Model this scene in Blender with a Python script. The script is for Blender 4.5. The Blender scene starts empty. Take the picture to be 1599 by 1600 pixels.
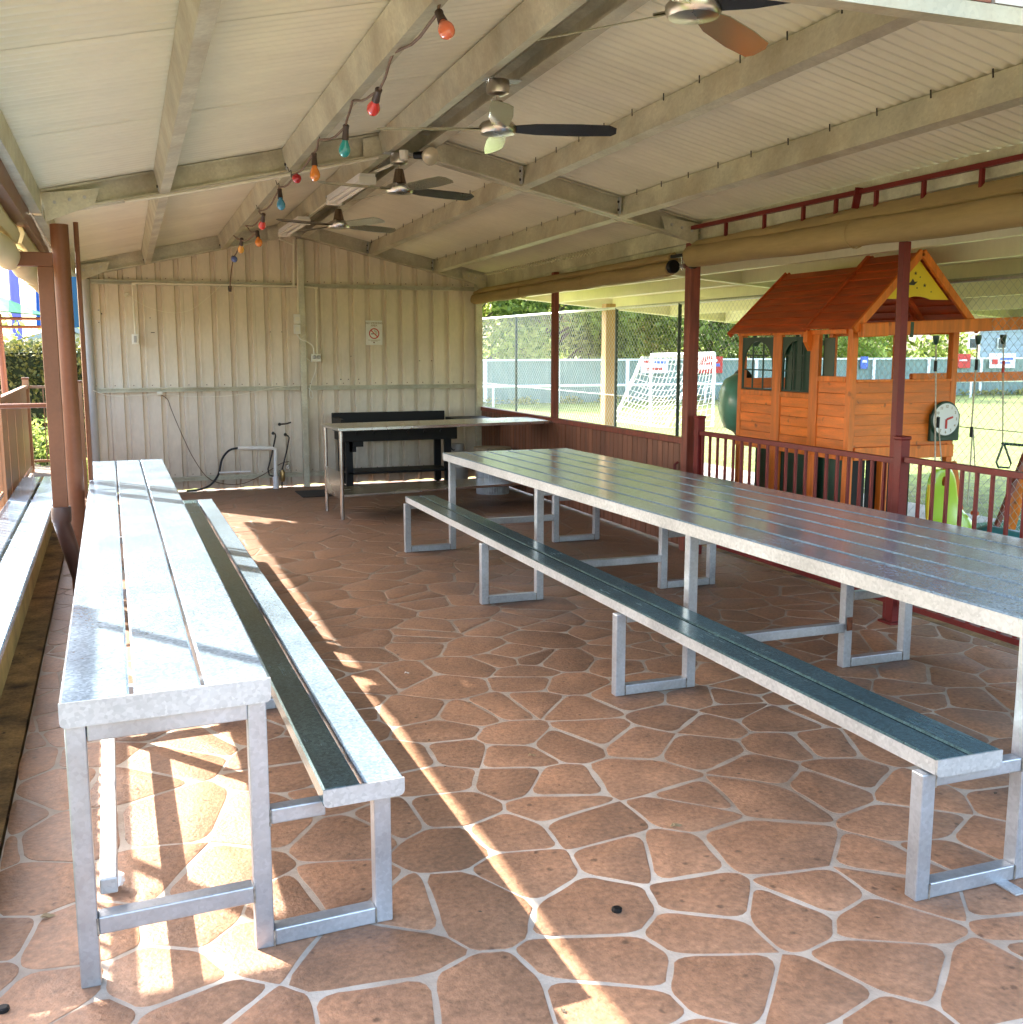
import bpy, bmesh, math, random
from mathutils import Vector, Matrix
random.seed(7)
R = math.radians
sc = bpy.context.scene

# ------------------------------------------------------------------ camera
F_PX, PCX, PCY, HC = 1660.0, 799.5, 800.0, 1.65      # focal length in photo pixels, principal point, eye height
PITCH = math.atan(255 / F_PX)
YAW = math.atan(630 * math.cos(PITCH) / F_PX)
cd = bpy.data.cameras.new('camera')
cam = bpy.data.objects.new('camera', cd)
sc.collection.objects.link(cam)
cam.location = (0, 0, HC)
cam.rotation_euler = (math.pi / 2 - PITCH, 0, -YAW)
cd.sensor_width = 36; cd.sensor_fit = 'AUTO'
cd.lens = F_PX / 1600 * 36
cd.clip_start = 0.05; cd.clip_end = 1500
sc.camera = cam

# ------------------------------------------------------------------ light
SUN = Vector((0.79, -1.10, -1.0)).normalized()        # direction the light travels
w = bpy.data.worlds.new('World'); sc.world = w; w.use_nodes = True
nt = w.node_tree
bgn = nt.nodes['Background']
sky = nt.nodes.new('ShaderNodeTexSky'); sky.sky_type = 'NISHITA'; sky.sun_disc = False
sky.sun_elevation = math.asin(-SUN.z)
sky.sun_rotation = math.atan2(-SUN.x, -SUN.y)
sky.dust_density = 2.5; sky.air_density = 1.0
nt.links.new(sky.outputs[0], bgn.inputs[0]); bgn.inputs[1].default_value = 0.15
ld = bpy.data.lights.new('sun', 'SUN'); ld.energy = 2.6; ld.angle = R(0.55); ld.color = (1, .95, .86)
sun = bpy.data.objects.new('sun', ld); sc.collection.objects.link(sun)
sun.rotation_euler = SUN.to_track_quat('-Z', 'Y').to_euler()
sc.view_settings.view_transform = 'Standard'; sc.view_settings.look = 'None'
sc.view_settings.exposure = 3.1; sc.view_settings.gamma = 1
sc.view_settings.use_curve_mapping = False
sc.cycles.use_denoising = True
sc.cycles.max_bounces = 7; sc.cycles.diffuse_bounces = 5; sc.cycles.glossy_bounces = 3; sc.cycles.transparent_max_bounces = 4
sc.cycles.caustics_reflective = False; sc.cycles.caustics_refractive = False
sc.cycles.sample_clamp_indirect = 8

# ------------------------------------------------------------------ measuring: photo point -> world point on a plane
_fw = Vector((math.sin(YAW) * math.cos(PITCH), math.cos(YAW) * math.cos(PITCH), -math.sin(PITCH)))
_rt = Vector((math.cos(YAW), -math.sin(YAW), 0)); _up = _rt.cross(_fw)
def _ray(x, y): return _fw * F_PX + _rt * (x - PCX) - _up * (y - PCY)
def atX(x, y, X): d = _ray(x, y); return Vector((0, 0, HC)) + d * (X / d.x)
def atY(x, y, Y): d = _ray(x, y); return Vector((0, 0, HC)) + d * (Y / d.y)
def atZ(x, y, Z): d = _ray(x, y); return Vector((0, 0, HC)) + d * ((Z - HC) / d.z)

# ------------------------------------------------------------------ materials
def nodes(m):
    m.use_nodes = True
    return m.node_tree.nodes, m.node_tree.links, m.node_tree.nodes['Principled BSDF']
def mk(name, col, rough=.6, metal=0., var=.12, scale=6., stretch=(1, 1, 1), bump=0., bscale=None, rnd=0., spec=None, col2=None, fine=0., coat=0, spots=0., spotscale=9., spotcol=(.05, .02, .01)):
    m = bpy.data.materials.new(name); N, L, b = nodes(m)
    b.inputs['Roughness'].default_value = rough; b.inputs['Metallic'].default_value = metal
    if spec is not None: b.inputs['Specular IOR Level'].default_value = spec
    if coat: b.inputs['Coat Weight'].default_value = coat; b.inputs['Coat Roughness'].default_value = .12
    tc = N.new('ShaderNodeTexCoord'); mp = N.new('ShaderNodeMapping'); mp.inputs['Scale'].default_value = stretch
    L.new(tc.outputs['Object'], mp.inputs[0])
    src = mp.outputs[0]
    if rnd:
        oi = N.new('ShaderNodeObjectInfo'); ad = N.new('ShaderNodeVectorMath'); ad.operation = 'ADD'
        mu = N.new('ShaderNodeMath'); mu.operation = 'MULTIPLY'; mu.inputs[1].default_value = 37.0
        L.new(oi.outputs['Random'], mu.inputs[0]); L.new(mp.outputs[0], ad.inputs[0]); L.new(mu.outputs[0], ad.inputs[1]); src = ad.outputs[0]
    n = N.new('ShaderNodeTexNoise'); n.inputs['Scale'].default_value = scale; n.inputs['Detail'].default_value = 7; n.inputs['Roughness'].default_value = .62
    L.new(src, n.inputs['Vector'])
    rp = N.new('ShaderNodeValToRGB'); rp.color_ramp.elements[0].position = .3; rp.color_ramp.elements[1].position = .7
    c2 = col2 if col2 else tuple(c * (1 - 2 * var) for c in col)
    rp.color_ramp.elements[0].color = (*c2, 1); rp.color_ramp.elements[1].color = (*[min(1, c * (1 + var)) for c in col], 1)
    L.new(n.outputs['Fac'], rp.inputs[0]); out = rp.outputs[0]
    if fine:
        n2 = N.new('ShaderNodeTexNoise'); n2.inputs['Scale'].default_value = scale * 14; n2.inputs['Detail'].default_value = 4
        L.new(src, n2.inputs['Vector'])
        r2 = N.new('ShaderNodeMapRange'); r2.inputs[1].default_value = .3; r2.inputs[2].default_value = .7; r2.inputs[3].default_value = 1 - fine; r2.inputs[4].default_value = 1 + fine * .6
        L.new(n2.outputs['Fac'], r2.inputs[0])
        vm = N.new('ShaderNodeVectorMath'); vm.operation = 'SCALE'; L.new(out, vm.inputs[0]); L.new(r2.outputs[0], vm.inputs['Scale']); out = vm.outputs[0]
    if rnd:
        hs = N.new('ShaderNodeHueSaturation'); r3 = N.new('ShaderNodeMapRange'); r3.inputs[3].default_value = 1 - rnd; r3.inputs[4].default_value = 1 + rnd
        L.new(oi.outputs['Random'], r3.inputs[0]); L.new(r3.outputs[0], hs.inputs['Value']); L.new(out, hs.inputs['Color']); out = hs.outputs[0]
    if spots:
        vo = N.new('ShaderNodeTexVoronoi'); vo.inputs['Scale'].default_value = spotscale; vo.inputs['Randomness'].default_value = 1
        nz = N.new('ShaderNodeTexNoise'); nz.inputs['Scale'].default_value = spotscale * 2.5
        tc2 = tc.outputs['Object']
        if rnd:
            ad2 = N.new('ShaderNodeVectorMath'); ad2.operation = 'ADD'; L.new(tc2, ad2.inputs[0]); L.new(mu.outputs[0], ad2.inputs[1]); tc2 = ad2.outputs[0]
        L.new(tc2, vo.inputs['Vector']); L.new(tc2, nz.inputs['Vector'])
        s1 = N.new('ShaderNodeMapRange'); s1.inputs[1].default_value = .10; s1.inputs[2].default_value = .20; s1.inputs[3].default_value = spots; s1.inputs[4].default_value = 0
        L.new(vo.outputs['Distance'], s1.inputs[0])
        s2 = N.new('ShaderNodeMapRange'); s2.inputs[1].default_value = .45; s2.inputs[2].default_value = .62; L.new(nz.outputs['Fac'], s2.inputs[0])
        sm = N.new('ShaderNodeMath'); sm.operation = 'MULTIPLY'; L.new(s1.outputs[0], sm.inputs[0]); L.new(s2.outputs[0], sm.inputs[1])
        mxs = N.new('ShaderNodeMixRGB'); mxs.inputs[2].default_value = (*spotcol, 1); L.new(sm.outputs[0], mxs.inputs[0]); L.new(out, mxs.inputs[1]); out = mxs.outputs[0]
    L.new(out, b.inputs['Base Color'])
    rr = N.new('ShaderNodeMapRange'); rr.inputs[3].default_value = max(.02, rough - .1); rr.inputs[4].default_value = min(1, rough + .1)
    L.new(n.outputs['Fac'], rr.inputs[0]); L.new(rr.outputs[0], b.inputs['Roughness'])
    if bump:
        n3 = N.new('ShaderNodeTexNoise'); n3.inputs['Scale'].default_value = bscale or scale * 8; n3.inputs['Detail'].default_value = 5
        L.new(src, n3.inputs['Vector'])
        bp = N.new('ShaderNodeBump'); bp.inputs['Strength'].default_value = bump; bp.inputs['Distance'].default_value = .01
        L.new(n3.outputs['Fac'], bp.inputs['Height']); L.new(bp.outputs[0], b.inputs['Normal'])
    return m
def galv(name, base, rough=.3, metal=.85, sc_=60, contrast=.25, stain=0., bmp=.03, streak=0., brown=0.):
    m = bpy.data.materials.new(name); N, L, b = nodes(m)
    tc = N.new('ShaderNodeTexCoord')
    v = N.new('ShaderNodeTexVoronoi'); v.inputs['Scale'].default_value = sc_; L.new(tc.outputs['Object'], v.inputs['Vector'])
    n = N.new('ShaderNodeTexNoise'); n.inputs['Scale'].default_value = 3; n.inputs['Detail'].default_value = 8; L.new(tc.outputs['Object'], n.inputs['Vector'])
    bw = N.new('ShaderNodeRGBToBW'); L.new(v.outputs['Color'], bw.inputs[0])
    mr = N.new('ShaderNodeMapRange'); mr.inputs[3].default_value = 1 - contrast; mr.inputs[4].default_value = 1 + contrast * .5; L.new(bw.outputs[0], mr.inputs[0])
    mr2 = N.new('ShaderNodeMapRange'); mr2.inputs[1].default_value = .3; mr2.inputs[2].default_value = .7; mr2.inputs[3].default_value = .8 - stain; mr2.inputs[4].default_value = 1.08; L.new(n.outputs['Fac'], mr2.inputs[0])
    mu = N.new('ShaderNodeMath'); mu.operation = 'MULTIPLY'; L.new(mr.outputs[0], mu.inputs[0]); L.new(mr2.outputs[0], mu.inputs[1])
    vm = N.new('ShaderNodeVectorMath'); vm.operation = 'SCALE'; vm.inputs[0].default_value = base; L.new(mu.outputs[0], vm.inputs['Scale'])
    colr = vm.outputs[0]
    if brown:
        nb_ = N.new('ShaderNodeTexNoise'); nb_.inputs['Scale'].default_value = 2.2; nb_.inputs['Detail'].default_value = 9; nb_.inputs['Roughness'].default_value = .7; L.new(tc.outputs['Object'], nb_.inputs['Vector'])
        mb_ = N.new('ShaderNodeMapRange'); mb_.inputs[1].default_value = .42; mb_.inputs[2].default_value = .66; mb_.inputs[4].default_value = brown; L.new(nb_.outputs['Fac'], mb_.inputs[0])
        mi_ = N.new('ShaderNodeMixRGB'); mi_.inputs[2].default_value = (.30, .21, .10, 1); L.new(mb_.outputs[0], mi_.inputs[0]); L.new(colr, mi_.inputs[1]); colr = mi_.outputs[0]
        mm_ = N.new('ShaderNodeMapRange'); mm_.inputs[1].default_value = .42; mm_.inputs[2].default_value = .66; mm_.inputs[3].default_value = metal; mm_.inputs[4].default_value = metal * (1 - brown); L.new(nb_.outputs['Fac'], mm_.inputs[0]); L.new(mm_.outputs[0], b.inputs['Metallic'])
    else: b.inputs['Metallic'].default_value = metal
    L.new(colr, b.inputs['Base Color'])
    r2 = N.new('ShaderNodeMapRange'); r2.inputs[3].default_value = max(.03, rough - .1); r2.inputs[4].default_value = rough + .14
    L.new(n.outputs['Fac'], r2.inputs[0]); ro = r2.outputs[0]
    if streak:
        mps = N.new('ShaderNodeMapping'); mps.inputs['Scale'].default_value = (60, 2.5, 20); L.new(tc.outputs['Object'], mps.inputs[0])
        ns = N.new('ShaderNodeTexNoise'); ns.inputs['Scale'].default_value = 1.5; ns.inputs['Detail'].default_value = 6; ns.inputs['Roughness'].default_value = .75; L.new(mps.outputs[0], ns.inputs['Vector'])
        ms = N.new('ShaderNodeMapRange'); ms.inputs[1].default_value = .45; ms.inputs[2].default_value = .75; ms.inputs[4].default_value = streak; L.new(ns.outputs['Fac'], ms.inputs[0])
        ads = N.new('ShaderNodeMath'); ads.operation = 'ADD'; L.new(ro, ads.inputs[0]); L.new(ms.outputs[0], ads.inputs[1]); ro = ads.outputs[0]
    L.new(ro, b.inputs['Roughness'])
    bp = N.new('ShaderNodeBump'); bp.inputs['Strength'].default_value = bmp; bp.inputs['Distance'].default_value = .01
    n4 = N.new('ShaderNodeTexNoise'); n4.inputs['Scale'].default_value = 9; n4.inputs['Detail'].default_value = 3; L.new(tc.outputs['Object'], n4.inputs['Vector'])
    L.new(n4.outputs['Fac'], bp.inputs['Height']); L.new(bp.outputs[0], b.inputs['Normal'])
    return m

M = {}
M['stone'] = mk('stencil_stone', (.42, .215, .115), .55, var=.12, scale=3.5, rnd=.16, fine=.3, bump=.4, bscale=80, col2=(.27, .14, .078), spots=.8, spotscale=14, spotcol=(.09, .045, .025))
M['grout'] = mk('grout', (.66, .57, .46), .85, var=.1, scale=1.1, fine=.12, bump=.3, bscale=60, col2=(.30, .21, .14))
def darken_rear(m, k, col):
    # darker brown with a ragged edge, over the rear half of the floor
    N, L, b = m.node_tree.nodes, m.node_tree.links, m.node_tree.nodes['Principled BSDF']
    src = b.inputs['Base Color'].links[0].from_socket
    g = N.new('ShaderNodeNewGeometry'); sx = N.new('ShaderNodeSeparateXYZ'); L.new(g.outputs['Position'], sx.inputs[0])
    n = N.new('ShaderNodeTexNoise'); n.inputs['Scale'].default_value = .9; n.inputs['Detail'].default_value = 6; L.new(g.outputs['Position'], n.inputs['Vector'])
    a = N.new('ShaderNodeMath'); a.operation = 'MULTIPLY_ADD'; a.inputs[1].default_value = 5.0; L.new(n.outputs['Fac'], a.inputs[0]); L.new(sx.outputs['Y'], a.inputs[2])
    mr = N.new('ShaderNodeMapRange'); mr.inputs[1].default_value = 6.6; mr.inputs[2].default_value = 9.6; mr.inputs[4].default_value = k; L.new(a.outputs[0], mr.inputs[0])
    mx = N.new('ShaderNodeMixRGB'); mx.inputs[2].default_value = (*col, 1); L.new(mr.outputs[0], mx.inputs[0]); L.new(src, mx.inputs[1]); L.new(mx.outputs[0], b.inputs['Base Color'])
def splash(m, k, col, z0, z1):
    # mud splashes up the foot of a wall
    N, L, b = m.node_tree.nodes, m.node_tree.links, m.node_tree.nodes['Principled BSDF']
    src = b.inputs['Base Color'].links[0].from_socket
    g = N.new('ShaderNodeNewGeometry'); sx = N.new('ShaderNodeSeparateXYZ'); L.new(g.outputs['Position'], sx.inputs[0])
    n = N.new('ShaderNodeTexNoise'); n.inputs['Scale'].default_value = 3.5; n.inputs['Detail'].default_value = 8; n.inputs['Roughness'].default_value = .7; L.new(g.outputs['Position'], n.inputs['Vector'])
    a = N.new('ShaderNodeMath'); a.operation = 'MULTIPLY_ADD'; a.inputs[1].default_value = (z1 - z0) * 1.5; L.new(n.outputs['Fac'], a.inputs[0]); L.new(sx.outputs['Z'], a.inputs[2])
    mr = N.new('ShaderNodeMapRange'); mr.inputs[1].default_value = z0 + (z1 - z0) * .75; mr.inputs[2].default_value = z1 + (z1 - z0) * .75; mr.inputs[3].default_value = k; mr.inputs[4].default_value = 0; L.new(a.outputs[0], mr.inputs[0])
    mx = N.new('ShaderNodeMixRGB'); mx.inputs[2].default_value = (*col, 1); L.new(mr.outputs[0], mx.inputs[0]); L.new(src, mx.inputs[1]); L.new(mx.outputs[0], b.inputs['Base Color'])
darken_rear(M['stone'], .55, (.15, .085, .05)); darken_rear(M['grout'], .72, (.17, .12, .08))
M['concrete'] = mk('concrete', (.42, .38, .32), .85, var=.2, scale=3, fine=.15, bump=.3)
M['path'] = mk('pale_concrete', (.45, .43, .39), .85, var=.1, scale=2, fine=.1)
M['dirtyconc'] = mk('dirty_concrete', (.40, .25, .10), .9, var=.3, scale=5, fine=.3, bump=.5, col2=(.07, .045, .025))
M['yellowwall'] = mk('ochre_render', (.52, .37, .13), .85, var=.18, scale=4, fine=.12, bump=.35, stretch=(1, 1, .5))
M['galv'] = galv('galvanised_steel', (.53, .53, .52), .45, .55, 95, .2)
M['weld'] = mk('weld_bead', (.34, .30, .25), .5, .5, var=.35, scale=40)
M['galvbeam'] = galv('galvanised_beam', (.68, .65, .50), .48, .3, 70, .12, .12, brown=.5)
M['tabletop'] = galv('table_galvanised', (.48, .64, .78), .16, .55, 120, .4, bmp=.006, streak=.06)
M['tableshade'] = galv('shaded_seat_galvanised', (.20, .35, .40), .2, .8, 110, .5, bmp=.008, streak=.05)  # darker copy of the table metal, shade put into its colour
M['tube'] = galv('tube_galvanised', (.52, .54, .57), .36, .7, 90, .14, .2, streak=.1, brown=.22)
M['roof'] = mk('cream_roof_sheet', (.84, .82, .65), .4, 0., var=.04, scale=.8, fine=.03, stretch=(1, 3, 1), rnd=.03)
M['cladding'] = mk('beige_wall_sheet', (.76, .67, .53), .5, 0., var=.07, scale=1.4, fine=.04, stretch=(2, 1, .8), rnd=.03)
M['brownpaint'] = mk('brown_paint', (.21, .085, .04), .42, 0, spec=.3, var=.08, scale=3, fine=.06)
M['brownfence'] = mk('brown_fence_paint', (.42, .21, .10), .45, 0, var=.08, scale=2)
M['redpaint'] = mk('heritage_red_paint', (.17, .018, .015), .42, 0, spec=.25, var=.12, scale=4, fine=.1)
M['redtimber'] = mk('red_stained_timber', (.24, .05, .025), .5, 0, var=.25, scale=5, stretch=(6, 6, .6), bump=.1)
M['boards'] = mk('brown_wall_board', (.22, .08, .04), .5, 0, var=.2, scale=3, stretch=(4, 4, .5), rnd=.16)
M['cedar'] = mk('cedar_board', (.86, .21, .02), .45, 0, var=.16, scale=3.2, stretch=(1, 1, 7), rnd=.12, bump=.08, fine=.1, spots=.85, spotscale=7)
M['cedarv'] = mk('cedar_post', (.84, .21, .022), .45, 0, var=.16, scale=3.2, stretch=(7, 7, .8), rnd=.12, bump=.08, spots=.7, spotscale=6)
M['cedarroof'] = mk('cedar_roof_board', (.56, .10, .022), .45, 0, var=.2, scale=3, stretch=(2, 1, 8), rnd=.15, bump=.08)
M['blind'] = mk('tan_shade_cloth', (.42, .29, .13), .75, 0, var=.12, scale=2, stretch=(1, .4, 3), fine=.06, bump=.12, bscale=90)
M['blindpale'] = mk('cream_shade_cloth', (.62, .52, .31), .7, 0, var=.08, scale=2, stretch=(1, .4, 2))
M['black'] = mk('black_enamel', (.006, .006, .006), .5, 0, spec=.3, var=.2, scale=8)
M['blackrub'] = mk('black_rubber', (.02, .02, .02), .7, 0, var=.2, scale=8)
M['steel'] = galv('stainless_steel', (.62, .60, .56), .22, 1., 30, .05)
M['nickel'] = galv('brushed_nickel', (.55, .50, .43), .25, 1., 20, .05)
M['blade'] = mk('fan_blade_lit', (.58, .58, .42), .16, .7, var=.06, scale=2)  # pale blade, reflected light partly put into the colour
M['bladeunlit'] = mk('fan_blade_unlit', (.035, .03, .027), .25, .3, var=.1, scale=3)  # same blade without reflected light, its dark look put into the colour
M['whitepl'] = mk('white_plastic', (.86, .84, .76), .4, 0, var=.04, scale=5)
M['greypvc'] = mk('grey_pvc', (.48, .46, .43), .45, 0, var=.05, scale=5)
M['conduit'] = mk('cream_conduit', (.84, .79, .64), .45, 0, var=.06, scale=5)
M['white'] = mk('white_paint', (.82, .82, .80), .45, 0, var=.04, scale=4)
M['cord'] = mk('brown_cord', (.17, .10, .06), .6, 0, var=.2, scale=20)
M['socket'] = mk('lamp_holder', (.07, .045, .035), .55, 0, var=.2, scale=20)
M['grass'] = mk('grass', (.115, .18, .022), .9, 0, var=.25, scale=.35, fine=.6, bump=.5, bscale=30, col2=(.18, .165, .04))
M['turf'] = mk('green_matting', (.015, .16, .05), .85, 0, var=.2, scale=5, fine=.3)
M['hutgreen'] = mk('dark_green_plastic', (.01, .05, .03), .35, 0, var=.1, scale=5)
M['lime'] = mk('lime_plastic', (.38, .62, .01), .25, 0, var=.05, scale=2, coat=.4)
M['teal'] = mk('teal_plastic', (.03, .15, .15), .35, 0, var=.05, scale=2)
M['yellow'] = mk('yellow_plastic', (.85, .62, .03), .4, 0, var=.05, scale=3)
M['rope'] = mk('rope', (.62, .56, .44), .8, 0, var=.2, scale=60)
M['red'] = mk('red_print', (.55, .03, .02), .5, 0, var=.05, scale=3)
M['blueprint'] = mk('blue_print', (.08, .14, .5), .5, 0, var=.05, scale=3)
M['clockface'] = mk('clock_face', (.85, .85, .82), .4, 0, var=.02, scale=3)
M['ink'] = mk('black_ink', (.03, .025, .02), .6, 0, var=.05, scale=3)
M['brownink'] = mk('brown_ink', (.28, .19, .06), .6, 0, var=.05, scale=3)
M['farfence'] = mk('pale_green_fence_sheet', (.20, .27, .23), .55, 0, var=.1, scale=.6)
M['wire'] = mk('galvanised_wire', (.55, .56, .55), .5, .2, var=.1, scale=5)
M['wiredark'] = mk('dark_mesh_post', (.03, .05, .04), .5, 0, var=.1, scale=5)
M['blueSail'] = mk('blue_shade_sail', (.002, .09, .62), .7, 0, var=.12, scale=.5)
M['purple'] = mk('violet_paint', (.13, .12, .50), .45, 0, var=.05, scale=2)
M['mintcloth'] = mk('mint_striped_cloth', (.07, .17, .10), .95, 0, spec=.03, var=.3, scale=1.4, stretch=(1, 5, 1), col2=(.16, .18, .12))
M['mintplain'] = mk('mint_cloth', (.03, .14, .08), .95, spec=.03)
M['terracotta'] = mk('terracotta_paint', (.30, .10, .05), .5, 0, var=.05, scale=2)
M['ochrewall'] = mk('ochre_garden_wall', (.55, .42, .14), .8, 0, var=.08, scale=1)
M['houseroof'] = mk('pale_metal_roof', (.26, .29, .31), .5, 0, var=.06, scale=.5)
M['housewall'] = mk('pale_blue_weatherboard', (.32, .38, .42), .6, 0, var=.05, scale=1)
M['glassdark'] = mk('window_glass', (.05, .07, .08), .1, 0, var=.1, scale=1)
M['bark'] = mk('bark', (.12, .09, .06), .9, 0, var=.25, scale=8, stretch=(3, 3, .6), bump=.5)
M['woodlid'] = mk('weathered_wood', (.28, .21, .13), .8, 0, var=.3, scale=6, stretch=(1, 6, 1))
M['drum'] = galv('galvanised_drum', (.45, .47, .48), .45, .7, 30, .2)
M['leafdry'] = mk('dry_leaf', (.35, .25, .13), .8, 0, var=.2, scale=20)
M['rust'] = mk('rust', (.16, .05, .02), .9, 0, var=.3, scale=30)
M['paperwhite'] = mk('crumpled_paper', (.8, .78, .74), .7, 0, var=.05, scale=10)
M['copper'] = mk('copper_pipe', (.20, .10, .06), .45, .6, var=.2, scale=10)
M['bluecloth'] = M['blueSail']
def leafmat(name, a, b_, tr=.35):
    m = bpy.data.materials.new(name); N, L, b = nodes(m)
    g = N.new('ShaderNodeNewGeometry'); rp = N.new('ShaderNodeValToRGB')
    rp.color_ramp.elements[0].color = (*a, 1); rp.color_ramp.elements[1].color = (*b_, 1)
    L.new(g.outputs['Random Per Island'], rp.inputs[0]); L.new(rp.outputs[0], b.inputs['Base Color'])
    b.inputs['Roughness'].default_value = .55
    t = N.new('ShaderNodeBsdfTranslucent'); mx = N.new('ShaderNodeMixShader'); mx.inputs[0].default_value = tr
    L.new(rp.outputs[0], t.inputs[0]); L.new(b.outputs[0], mx.inputs[1]); L.new(t.outputs[0], mx.inputs[2])
    L.new(mx.outputs[0], N['Material Output'].inputs['Surface'])
    return m
M['leaf1'] = leafmat('gum_leaf', (.05, .10, .02), (.44, .54, .13), .65)
M['leaf2'] = leafmat('bright_leaf', (.16, .27, .03), (.70, .76, .22), .65)
M['leaf3'] = leafmat('olive_leaf', (.12, .14, .04), (.58, .50, .16), .65)
M['hedgeleaf'] = leafmat('hedge_leaf', (.035, .06, .015), (.22, .20, .05))
def bulbmat(name, c):
    m = bpy.data.materials.new(name); N, L, b = nodes(m)
    b.inputs['Base Color'].default_value = (*c, 1); b.inputs['Roughness'].default_value = .15
    b.inputs['Coat Weight'].default_value = .6
    b.inputs['Subsurface Weight'].default_value = .3; b.inputs['Subsurface Radius'].default_value = (.02, .02, .02)
    n = N.new('ShaderNodeTexNoise'); n.inputs['Scale'].default_value = 30
    mr = N.new('ShaderNodeMapRange'); mr.inputs[3].default_value = .1; mr.inputs[4].default_value = .25
    L.new(n.outputs['Fac'], mr.inputs[0]); L.new(mr.outputs[0], b.inputs['Roughness'])
    return m
BULB = dict(salmon=bulbmat('bulb_salmon', (.80, .20, .10)), red=bulbmat('bulb_red', (.75, .06, .05)), teal=bulbmat('bulb_teal', (.03, .35, .36)),
            orange=bulbmat('bulb_orange', (.85, .28, .04)), crimson=bulbmat('bulb_crimson', (.5, .02, .03)), blue=bulbmat('bulb_blue', (.08, .35, .60)),
            amber=bulbmat('bulb_amber', (.85, .45, .08)), indigo=bulbmat('bulb_indigo', (.12, .18, .50)))

splash(M['cladding'], .5, (.30, .22, .15), .0, .55)
# ------------------------------------------------------------------ mesh helpers (all coordinates are world metres)
class MB:
    def __init__(s): s.v = []; s.f = []
    def add(s, vs, fs):
        o = len(s.v); s.v += [tuple(a) for a in vs]; s.f += [tuple(i + o for i in f) for f in fs]; return s
    def box(s, x0, x1, y0, y1, z0, z1):
        vs = [(x, y, z) for x in (x0, x1) for y in (y0, y1) for z in (z0, z1)]
        return s.add(vs, [(0, 1, 3, 2), (4, 6, 7, 5), (0, 4, 5, 1), (2, 3, 7, 6), (0, 2, 6, 4), (1, 5, 7, 3)])
    def bar(s, a, b, w, h, up=(0, 0, 1)):
        a = Vector(a); b = Vector(b); d = (b - a).normalized(); u = Vector(up)
        if abs(d.dot(u)) > .99: u = Vector((0, 1, 0))
        x = d.cross(u).normalized() * (w / 2); z = x.cross(d).normalized() * (h / 2)
        vs = [a - x - z, a + x - z, a + x + z, a - x + z, b - x - z, b + x - z, b + x + z, b - x + z]
        return s.add(vs, [(0, 1, 2, 3), (7, 6, 5, 4), (0, 4, 5, 1), (1, 5, 6, 2), (2, 6, 7, 3), (3, 7, 4, 0)])
    def tube(s, pts, r, n=8, cap=True):
        pts = [Vector(p) for p in pts]; rings = []; ref = None
        for i, p in enumerate(pts):
            d = (pts[min(i + 1, len(pts) - 1)] - pts[max(i - 1, 0)]).normalized()
            if ref is None: ref = d.cross(Vector((0, 0, 1)) if abs(d.z) < .9 else Vector((0, 1, 0))).normalized()
            x = (ref - d * ref.dot(d)).normalized(); ref = x; y = d.cross(x)
            rr = r[i] if isinstance(r, (list, tuple)) else r
            rings.append([p + (x * math.cos(2 * math.pi * k / n) + y * math.sin(2 * math.pi * k / n)) * rr for k in range(n)])
        vs = [q for g in rings for q in g]; fs = []
        for i in range(len(rings) - 1):
            for k in range(n): fs.append((i * n + k, i * n + (k + 1) % n, (i + 1) * n + (k + 1) % n, (i + 1) * n + k))
        if cap: fs.append(tuple(range(n))[::-1]); fs.append(tuple((len(rings) - 1) * n + k for k in range(n)))
        return s.add(vs, fs)
    def lathe(s, c, prof, n=20, d=(0, 0, 1)):
        c = Vector(c); q = Vector(d).normalized().to_track_quat('Z', 'Y')
        vs = []; fs = []
        for r, z in prof:
            for k in range(n):
                a = 2 * math.pi * k / n; vs.append(c + q @ Vector((r * math.cos(a), r * math.sin(a), z)))
        for i in range(len(prof) - 1):
            for k in range(n): fs.append((i * n + k, i * n + (k + 1) % n, (i + 1) * n + (k + 1) % n, (i + 1) * n + k))
        fs.append(tuple(range(n))[::-1]); fs.append(tuple((len(prof) - 1) * n + k for k in range(n)))
        return s.add(vs, fs)
    def prism(s, poly, vec):
        n = len(poly); vec = Vector(vec); vs = [Vector(p) for p in poly] + [Vector(p) + vec for p in poly]
        return s.add(vs, [tuple(range(n))[::-1], tuple(range(n, 2 * n))] + [(i, (i + 1) % n, n + (i + 1) % n, n + i) for i in range(n)])
    def build(s, name, mat, parent=None, smooth=False, bevel=0., label=None, kind=None, double=False):
        o_ = wloc(parent) if parent else Vector((0, 0, 0))
        me = bpy.data.meshes.new(name)
        me.from_pydata([(a[0] - o_.x, a[1] - o_.y, a[2] - o_.z) for a in s.v], [], s.f)
        bm = bmesh.new(); bm.from_mesh(me)
        if not double: bmesh.ops.recalc_face_normals(bm, faces=bm.faces)
        bm.to_mesh(me); bm.free()
        me.materials.append(mat)
        if smooth:
            me.polygons.foreach_set('use_smooth', [True] * len(me.polygons))
            try: me.set_sharp_from_angle(angle=R(42))
            except Exception: pass
        ob = bpy.data.objects.new(name, me); sc.collection.objects.link(ob)
        if parent: ob.parent = parent
        if bevel:
            b = ob.modifiers.new('bevel', 'BEVEL'); b.width = bevel; b.segments = 2; b.limit_method = 'ANGLE'
        if label: ob['label'] = label
        if kind: ob['kind'] = kind
        return ob
def wloc(o):
    p = Vector(o.location)
    while o.parent: o = o.parent; p = p + Vector(o.location)
    return p
def thing(name, label, cat, loc=(0, 0, 0), group=None):
    o = bpy.data.objects.new(name, None); sc.collection.objects.link(o); o.location = loc
    o.empty_display_size = .1; o['label'] = label; o['category'] = cat
    if group: o['group'] = group
    return o
def tag(o, label, cat, group=None):
    o['label'] = label; o['category'] = cat
    if group: o['group'] = group
    return o
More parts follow.
